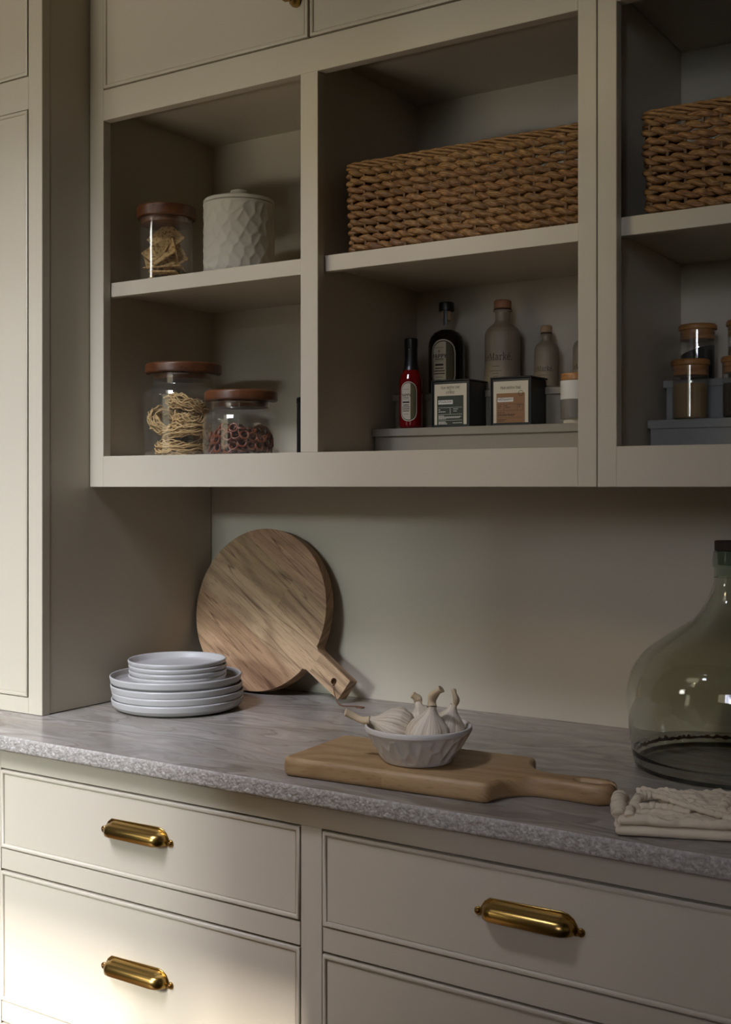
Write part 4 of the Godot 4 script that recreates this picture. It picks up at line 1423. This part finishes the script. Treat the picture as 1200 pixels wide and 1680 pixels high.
func serving_board() -> float:
	var at := Vector3(0.8330, COUNTER + 0.0003, 0.5200)
	var t := thing("serving_board", "thick rectangular wooden board with a slotted handle, lying under the bowl", "cutting board", at)
	t.rotation.y = deg_to_rad(3.6)
	var L0 := -0.1750
	var L1 := 0.1690
	var hb := 0.0960
	var p := PackedVector2Array()
	p.append_array(disc(Vector2(L0 + 0.016, hb - 0.016), 0.016, 6, PI / 2, PI))
	p.append_array(disc(Vector2(L0 + 0.016, -hb + 0.016), 0.016, 6, PI, PI * 1.5))
	p.append_array(disc(Vector2(L1 - 0.014, -hb + 0.014), 0.014, 7, -PI / 2, -0.12))
	# shoulder sweeps into the handle
	var c := -0.006
	for i in range(1, 9):
		var k := i / 8.0
		p.append(Vector2(lerpf(L1 + 0.001, L1 + 0.050, pow(k, 1.25)), lerpf(-hb + 0.020, c - 0.0220, 1.0 - pow(1.0 - k, 2.0))))
	p.append(Vector2(L1 + 0.085, c - 0.0225))
	p.append(Vector2(L1 + 0.110, c - 0.0260))
	p.append_array(disc(Vector2(L1 + 0.1260, c), 0.0270, 12, -PI / 2.0 + 0.15, PI / 2.0 - 0.15))
	p.append(Vector2(L1 + 0.110, c + 0.0260))
	p.append(Vector2(L1 + 0.085, c + 0.0225))
	for i in range(8, 0, -1):
		var k := i / 8.0
		p.append(Vector2(lerpf(L1 + 0.001, L1 + 0.050, pow(k, 1.25)), lerpf(hb - 0.020, c + 0.0220, 1.0 - pow(1.0 - k, 2.0))))
	p.append_array(disc(Vector2(L1 - 0.014, hb - 0.014), 0.014, 7, 0.12, PI / 2))
	var slot := PackedVector2Array()
	slot.append_array(disc(Vector2(L1 + 0.1280, c), 0.0065, 8, -PI / 2, PI / 2))
	slot.append_array(disc(Vector2(L1 + 0.1020, c), 0.0065, 8, PI / 2, PI * 1.5))
	var st := S(true)
	slab(st, with_hole(p, slot), [Vector2(0.0060, 0.0), Vector2(0.0024, 0.0018), Vector2(0.0005, 0.0055), Vector2(0.0, 0.0120), Vector2(0.0, 0.0180), Vector2(0.0005, 0.0225), Vector2(0.0024, 0.0262), Vector2(0.0065, 0.0280)])
	var o := obj("board", st, M.serving, t)
	o.rotation.x = -PI / 2.0
	o.basis = Basis(Vector3.RIGHT, Vector3(0, 0, -1), Vector3(0, 1, 0))
	return at.y + 0.0280

func bowl_and_garlic(top: float):
	var at := Vector3(0.8530, top + 0.0003, 0.5330)
	var t := thing("bowl", "small grey carved ceramic bowl full of garlic on the wooden board", "bowl", at)
	var prof := [Vector2(0, 0.0), Vector2(0.0490, 0.0), Vector2(0.0515, 0.0012), Vector2(0.0530, 0.003)]
	for i in 41:
		var k := i / 40.0
		prof.append(Vector2(0.0535 + 0.0265 * pow(k, 0.85), 0.0035 + 0.0425 * k))
	for i in 5:
		prof.append(Vector2(0.0803 + 0.0006 * (i % 2), 0.0466 + 0.0012 * i))
	prof += [Vector2(0.0806, 0.0530), Vector2(0.0792, 0.0546), Vector2(0.0775, 0.0540), Vector2(0.0762, 0.0500), Vector2(0.0720, 0.0380), Vector2(0.0640, 0.0240), Vector2(0.0540, 0.0130), Vector2(0.0380, 0.0080), Vector2(0, 0.0070)]
	var f := facets(17, 2, 18, 0.003, 0.047, 0.0034, 0.50)
	obj("body", lathed(prof, 180, func(p: Vector2, a: float):
		if p.x > 0.0795 and p.y > 0.0455 and p.y < 0.0520:
			return p.x + 0.0005 * sin(a * 90.0)
		if p.y < 0.047 and p.x > 0.0525:
			return f.call(p, a)
		return p.x), M.bowl, t)
	garlic(at + Vector3(-0.0290, 0.0470, 0.0150), Vector3(0.35, 0.3, 1.25), 0.0310, 0.040, "left one with its cut stalk hanging over the bowl rim", 1)
	garlic(at + Vector3(-0.0060, 0.0440, -0.0280), Vector3(-0.6, 0.4, 0.3), 0.0300, 0.016, "one at the back, lying low between the others", 2)
	garlic(at + Vector3(0.0270, 0.0430, 0.0180), Vector3(0.05, 0.2, -0.16), 0.0330, 0.030, "front one standing with its stalk up", 3)
	garlic(at + Vector3(0.0370, 0.0450, -0.0200), Vector3(-0.15, 0.1, -0.22), 0.0290, 0.022, "right one at the back with a twisted dry tip", 4)

func garlic(at: Vector3, turn: Vector3, R: float, stalk: float, words: String, seed_: int):
	var t := thing("garlic_bulb", "papery garlic bulb, " + words, "garlic", at, "garlic bulbs in the bowl")
	t.rotation = turn
	var nz := noise(400 + seed_, 1.0, 2)
	var prof: Array = []
	var pts := [Vector2(0.0, -0.86), Vector2(0.30, -0.88), Vector2(0.62, -0.78), Vector2(0.88, -0.48), Vector2(1.0, -0.10), Vector2(0.97, 0.22), Vector2(0.82, 0.55), Vector2(0.56, 0.82), Vector2(0.34, 1.02), Vector2(0.22, 1.22), Vector2(0.19, 1.40)]
	for i in pts.size() - 1:
		for k in 4:
			prof.append(pts[i].lerp(pts[i + 1], k / 4.0) * R)
	prof.append(pts[pts.size() - 1] * R)
	var lob := 5.0 if seed_ % 2 == 0 else 6.0
	var bend := func(p: Vector2, a: float):
		var y := p.y / R
		var w := clampf(1.0 - absf(y - 0.0) * 0.75, 0.0, 1.0)
		var l := absf(sin(a * lob * 0.5 + seed_)) * 0.13 - 0.07
		var fine := nz.get_noise_2d(sin(a) * 14.0, cos(a) * 14.0 + y * 0.7) * 0.022
		var rough := nz.get_noise_2d(a * 1.2, y * 2.0) * 0.04 * sin(a * 0.5)
		return p.x * (1.0 + l * w + fine + rough)
	obj("bulb", lathed(prof, 110, bend, 2.0), M.garlic, t)
	if stalk > 0.0:
		var st := S(true)
		var sp: Array = []
		var sr: Array = []
		for i in 9:
			var k := i / 8.0
			var sway := sin(k * PI * 1.1) * 0.004 * (1.0 if seed_ % 2 == 0 else -1.0)
			sp.append(Vector3(sway + (0.010 * k * k if seed_ == 3 else -0.004 * k), R * 1.36 + stalk * k, 0.003 * sin(k * 5.0 + seed_)))
			sr.append(R * 0.235 * (1.0 - 0.25 * k + 0.12 * sin(k * 9.0 + seed_)) + (0.0016 if i == 8 and seed_ != 4 else 0.0))
		tube(st, sp, sr, 12, false, 0.75)
		obj("stalk", st, M.stem, t)
	else:
		pass
	var roots := S(true)
	for i in 16:
		var a := rng.randf() * TAU
		var rr := rng.randf() * 0.22 * R
		var b := Vector3(sin(a) * rr, -0.855 * R, cos(a) * rr)
		tube(roots, [b, b + Vector3(rng.randf_range(-0.002, 0.002), -0.0025, rng.randf_range(-0.002, 0.002))], [0.0006, 0.0003], 4)
	obj("roots", roots, M.stem, t).set_meta("kind", "stuff")

func demijohn():
	var t := thing("demijohn", "big green tinted glass demijohn with a dark cork and a dried ring inside", "demijohn", Vector3(1.2330, COUNTER + 0.0003, 0.2050))
	var body := [[0.1475, 0.0008], [0.1515, 0.0030], [0.1535, 0.0090], [0.1568, 0.0240], [0.1604, 0.0480], [0.1627, 0.0760], [0.1640, 0.1050], [0.1622, 0.1290], [0.1545, 0.1530], [0.1380, 0.1768], [0.1145, 0.1958], [0.0945, 0.2100], [0.0655, 0.2292], [0.0521, 0.2435], [0.0426, 0.2578], [0.0359, 0.2721], [0.0310, 0.2880], [0.0298, 0.2990]]
	var prof: Array = []
	for i in body.size() - 1:
		var q := [body[maxi(i - 1, 0)], body[i], body[i + 1], body[mini(i + 2, body.size() - 1)]]
		var steps := 4
		for k in steps:
			var w := float(k) / steps
			var a := Vector2(q[1][0], q[1][1])
			prof.append(a.cubic_interpolate(Vector2(q[2][0], q[2][1]), Vector2(q[0][0], q[0][1]), Vector2(q[3][0], q[3][1]), w))
	prof.append(Vector2(0.0298, 0.2990))
	var inner: Array = []
	for q in range(prof.size() - 1, -1, -1):
		inner.append(Vector2(prof[q].x - 0.0035, prof[q].y + (0.0040 if prof[q].y < 0.02 else 0.0)))
	obj("body", lathed(prof + inner + [prof[0]], 96), M.demijohn, t)
	obj("neck", lathed([Vector2(0.0299, 0.2992), Vector2(0.0296, 0.3110), Vector2(0.0306, 0.3130), Vector2(0.0326, 0.3160), Vector2(0.0324, 0.3260), Vector2(0.0306, 0.3390), Vector2(0.0290, 0.3400)], 64), M.neckglass, t)
	obj("cork", lathed([Vector2(0, 0.3180), Vector2(0.0240, 0.3180), Vector2(0.0255, 0.3400), Vector2(0.0255, 0.3400), Vector2(0.0286, 0.3404), Vector2(0.0292, 0.3420), Vector2(0.0292, 0.3545), Vector2(0.0282, 0.3556), Vector2(0, 0.3556)], 48), M.cork, t)
	# thick glass at the foot
	obj("foot", lathed([Vector2(0.1490, 0.0026), Vector2(0.1512, 0.0042), Vector2(0.1520, 0.0075), Vector2(0.1500, 0.0092), Vector2(0.1450, 0.0082), Vector2(0.1440, 0.0052), Vector2(0.1490, 0.0026)], 96), M.footglass, t)
	# broken ring of dried residue on the inside wall
	var nz := noise(501, 1.0, 3)
	var st := S(true)
	var N := 220
	for i in N:
		var q: Array = []
		for m in [[i, 0], [i + 1, 0], [i + 1, 1], [i, 1]]:
			var a = TAU * (m[0] % N) / N
			var w := nz.get_noise_2d(sin(a) * 9.0, cos(a) * 9.0)
			var low := 0.0150 - absf(w) * 0.004
			var high := 0.0175 + absf(nz.get_noise_2d(sin(a) * 22.0 + 5.0, cos(a) * 22.0)) * 0.008
			var r := 0.1528 if m[1] == 0 else 0.1535
			q.append(Vector3(sin(a) * r, low if m[1] == 0 else high, cos(a) * r))
		var mid := TAU * (i + 0.5) / N
		if cos(mid - 0.27) > -0.05:
			continue
		quad(st, q[0], q[1], q[2], q[3])
	obj("residue_ring", st, M.rust, t).set_meta("label", "broken rust brown residue ring")

func fold(called: String, parent: Node, cx: Callable, nu: int, nv: int, thick: Callable, lift: Callable):
	# a soft folded layer: cx(u, v) gives the plan position, lift its underside, thick its height; u, v in 0..1
	var st := S(true)
	var top: Array = []
	var bot: Array = []
	for i in nu + 1:
		var ra: Array = []
		var rb: Array = []
		for j in nv + 1:
			var u := float(i) / nu
			var v := float(j) / nv
			# denser sampling at the rims so that they round over
			u = 0.5 - 0.5 * cos(u * PI)
			v = 0.5 - 0.5 * cos(v * PI)
			var p: Vector2 = cx.call(u, v)
			var e: float = minf(minf(u, 1.0 - u) * 22.0, minf(v, 1.0 - v) * 12.0)
			var k: float = sqrt(clampf(1.0 - pow(1.0 - clampf(e, 0.0, 1.0), 2.0), 0.0, 1.0))
			var h: float = thick.call(u, v)
			var l: float = lift.call(u, v)
			ra.append(Vector3(p.x, l + h * (0.5 + 0.5 * k), p.y))
			rb.append(Vector3(p.x, l + h * (0.5 - 0.5 * k), p.y))
		top.append(ra)
		bot.append(rb)
	for i in nu:
		for j in nv:
			quad(st, top[i][j], top[i][j + 1], top[i + 1][j + 1], top[i + 1][j])
			quad(st, bot[i][j], bot[i + 1][j], bot[i + 1][j + 1], bot[i][j + 1])
	return obj(called, st, M.linen, parent)

func towel():
	var t := thing("cloth", "crumpled natural linen cloth folded in front of the demijohn", "cloth", Vector3(1.3, COUNTER + 0.0004, 0.58))
	var nz := noise(601, 1.0, 3)
	var org := Vector2(1.3, 0.58)
	# plan corners: front left, front right, back right, back left
	var A := Vector2(1.209, 0.6490)
	var B := Vector2(1.470, 0.5500)
	var C := Vector2(1.420, 0.4520)
	var D := Vector2(1.172, 0.5620)
	var plan := func(u: float, v: float, wob: float, s: float) -> Vector2:
		var p := A.lerp(B, u).lerp(D.lerp(C, u), v) - org
		return p + Vector2(nz.get_noise_2d(u * 6.0 + s, v * 3.0), nz.get_noise_2d(u * 7.0 + 50.0 + s, v * 3.0)) * wob
	# lowest folded layer, then the second, each with its own soft front edge
	fold("fold", t, func(u, v): return plan.call(u, v, 0.003, 0.0), 90, 44,
		func(u, v): return 0.0125 + nz.get_noise_2d(u * 9.0, v * 8.0) * 0.0008 + nz.get_noise_2d(u * 70.0, v * 12.0) * 0.0003,
		func(_u, _v): return 0.0)
	var crinkle := noise(611, 1.0, 2)
	# second layer, set back a little, creased along its length
	fold("fold", t, func(u, v): return plan.call(0.012 + u * 0.985, 0.035 + v * 0.95, 0.004, 11.0), 150, 70,
		func(u, v): return 0.0115 + nz.get_noise_2d(u * 8.0 + 5.0, v * 6.0) * 0.0022 + 0.0013 * sin(v * 24.0 + nz.get_noise_2d(u * 6.0, v * 2.0) * 8.0),
		func(_u, _v): return 0.0126)
	# rolls and ropes of gathered cloth: soft bars along paths given as (u, v, height)
	var rope := func(called: String, keys: Array, r: float, ridges: float, depth: float):
		var st := S(true)
		var pts: Array = []
		var rad: Array = []
		for i in keys.size() - 1:
			for k in 14:
				var a: Vector3 = keys[maxi(i - 1, 0)]
				var b: Vector3 = keys[i]
				var c: Vector3 = keys[i + 1]
				var d: Vector3 = keys[mini(i + 2, keys.size() - 1)]
				var q := b.cubic_interpolate(c, a, d, k / 14.0)
				var p: Vector2 = plan.call(q.x, q.y, 0.0, 0.0)
				var s := (i + k / 14.0)
				pts.append(Vector3(p.x, q.z + crinkle.get_noise_2d(s * 3.0, r * 900.0) * 0.0014, p.y))
				var e := clampf(minf(s, keys.size() - 1 - s) * 4.0, 0.0, 1.0)
				rad.append(r * (0.35 + 0.65 * sqrt(e)) * (1.0 + depth * sin(s * ridges) + 0.18 * crinkle.get_noise_2d(s * 4.0 + 9.0, r * 500.0)))
		tube(st, pts, rad, 14, false, 0.92)
		obj(called, st, M.linen, t)
	rope.call("roll", [Vector3(0.012, 0.16, 0.0240), Vector3(0.014, 0.34, 0.0265), Vector3(0.018, 0.56, 0.0285), Vector3(0.026, 0.78, 0.0290), Vector3(0.040, 0.93, 0.0260)], 0.0098, 26.0, 0.05)
	rope.call("roll", [Vector3(0.060, 0.08, 0.0220), Vector3(0.062, 0.24, 0.0240), Vector3(0.070, 0.42, 0.0235)], 0.0072, 21.0, 0.05)
	rope.call("rope_fold", [Vector3(0.088, 0.44, 0.0260), Vector3(0.100, 0.60, 0.0300), Vector3(0.125, 0.76, 0.0330), Vector3(0.180, 0.80, 0.0330)], 0.0068, 17.0, 0.06)
	rope.call("rope_fold", [Vector3(0.110, 0.44, 0.0260), Vector3(0.180, 0.48, 0.0275), Vector3(0.260, 0.42, 0.0270), Vector3(0.340, 0.33, 0.0250)], 0.0058, 9.0, 0.05)
	rope.call("rope_fold", [Vector3(0.110, 0.30, 0.0240), Vector3(0.200, 0.28, 0.0250), Vector3(0.310, 0.25, 0.0245)], 0.0045, 9.0, 0.05)
	# the flap thrown back over the top: falls from the back left to a point at the front
	var hem := func(u: float) -> float:
		return lerpf(0.90, 0.17, smoothstep(0.0, 0.46, u)) + 0.40 * smoothstep(0.50, 0.80, u)
	fold("flap", t, func(u, v): return plan.call(0.110 + u * 0.84, lerpf(hem.call(u), 1.0, v), 0.004, 31.0), 130, 60,
		func(u, v): return 0.0075 + crinkle.get_noise_2d(u * 20.0, v * 6.0) * 0.0024,
		func(u, v): return 0.0255 + 0.0065 * v + crinkle.get_noise_2d(u * 9.0 + 3.0, v * 3.0) * 0.0030)
	rope.call("hem", [Vector3(0.115, 0.88, 0.0350), Vector3(0.175, 0.80, 0.0350), Vector3(0.245, 0.66, 0.0335), Vector3(0.310, 0.49, 0.0320), Vector3(0.375, 0.34, 0.0305), Vector3(0.440, 0.22, 0.0290), Vector3(0.490, 0.15, 0.0275), Vector3(0.525, 0.13, 0.0265)], 0.0042, 11.0, 0.16)
	rope.call("rope_fold", [Vector3(0.515, 0.12, 0.0280), Vector3(0.545, 0.30, 0.0325), Vector3(0.590, 0.52, 0.0370), Vector3(0.660, 0.78, 0.0390), Vector3(0.760, 0.98, 0.0380)], 0.0080, 8.0, 0.08)
	rope.call("rope_fold", [Vector3(0.470, 0.22, 0.0310), Vector3(0.490, 0.40, 0.0350), Vector3(0.530, 0.62, 0.0380), Vector3(0.600, 0.90, 0.0385)], 0.0062, 9.0, 0.10)
	rope.call("rope_fold", [Vector3(0.590, 0.28, 0.0300), Vector3(0.630, 0.44, 0.0335), Vector3(0.690, 0.62, 0.0360), Vector3(0.800, 0.84, 0.0360)], 0.0066, 8.0, 0.08)
	rope.call("rope_fold", [Vector3(0.660, 0.30, 0.0285), Vector3(0.740, 0.44, 0.0320), Vector3(0.860, 0.58, 0.0330), Vector3(0.985, 0.72, 0.0320)], 0.0064, 8.0, 0.08)

func counter_goods():
	M.footglass = glass(Color(0.05, 0.07, 0.05, 0.72), "thick glass foot")
	plates()
	round_board()
	var top := serving_board()
	bowl_and_garlic(top)
	demijohn()
	towel()
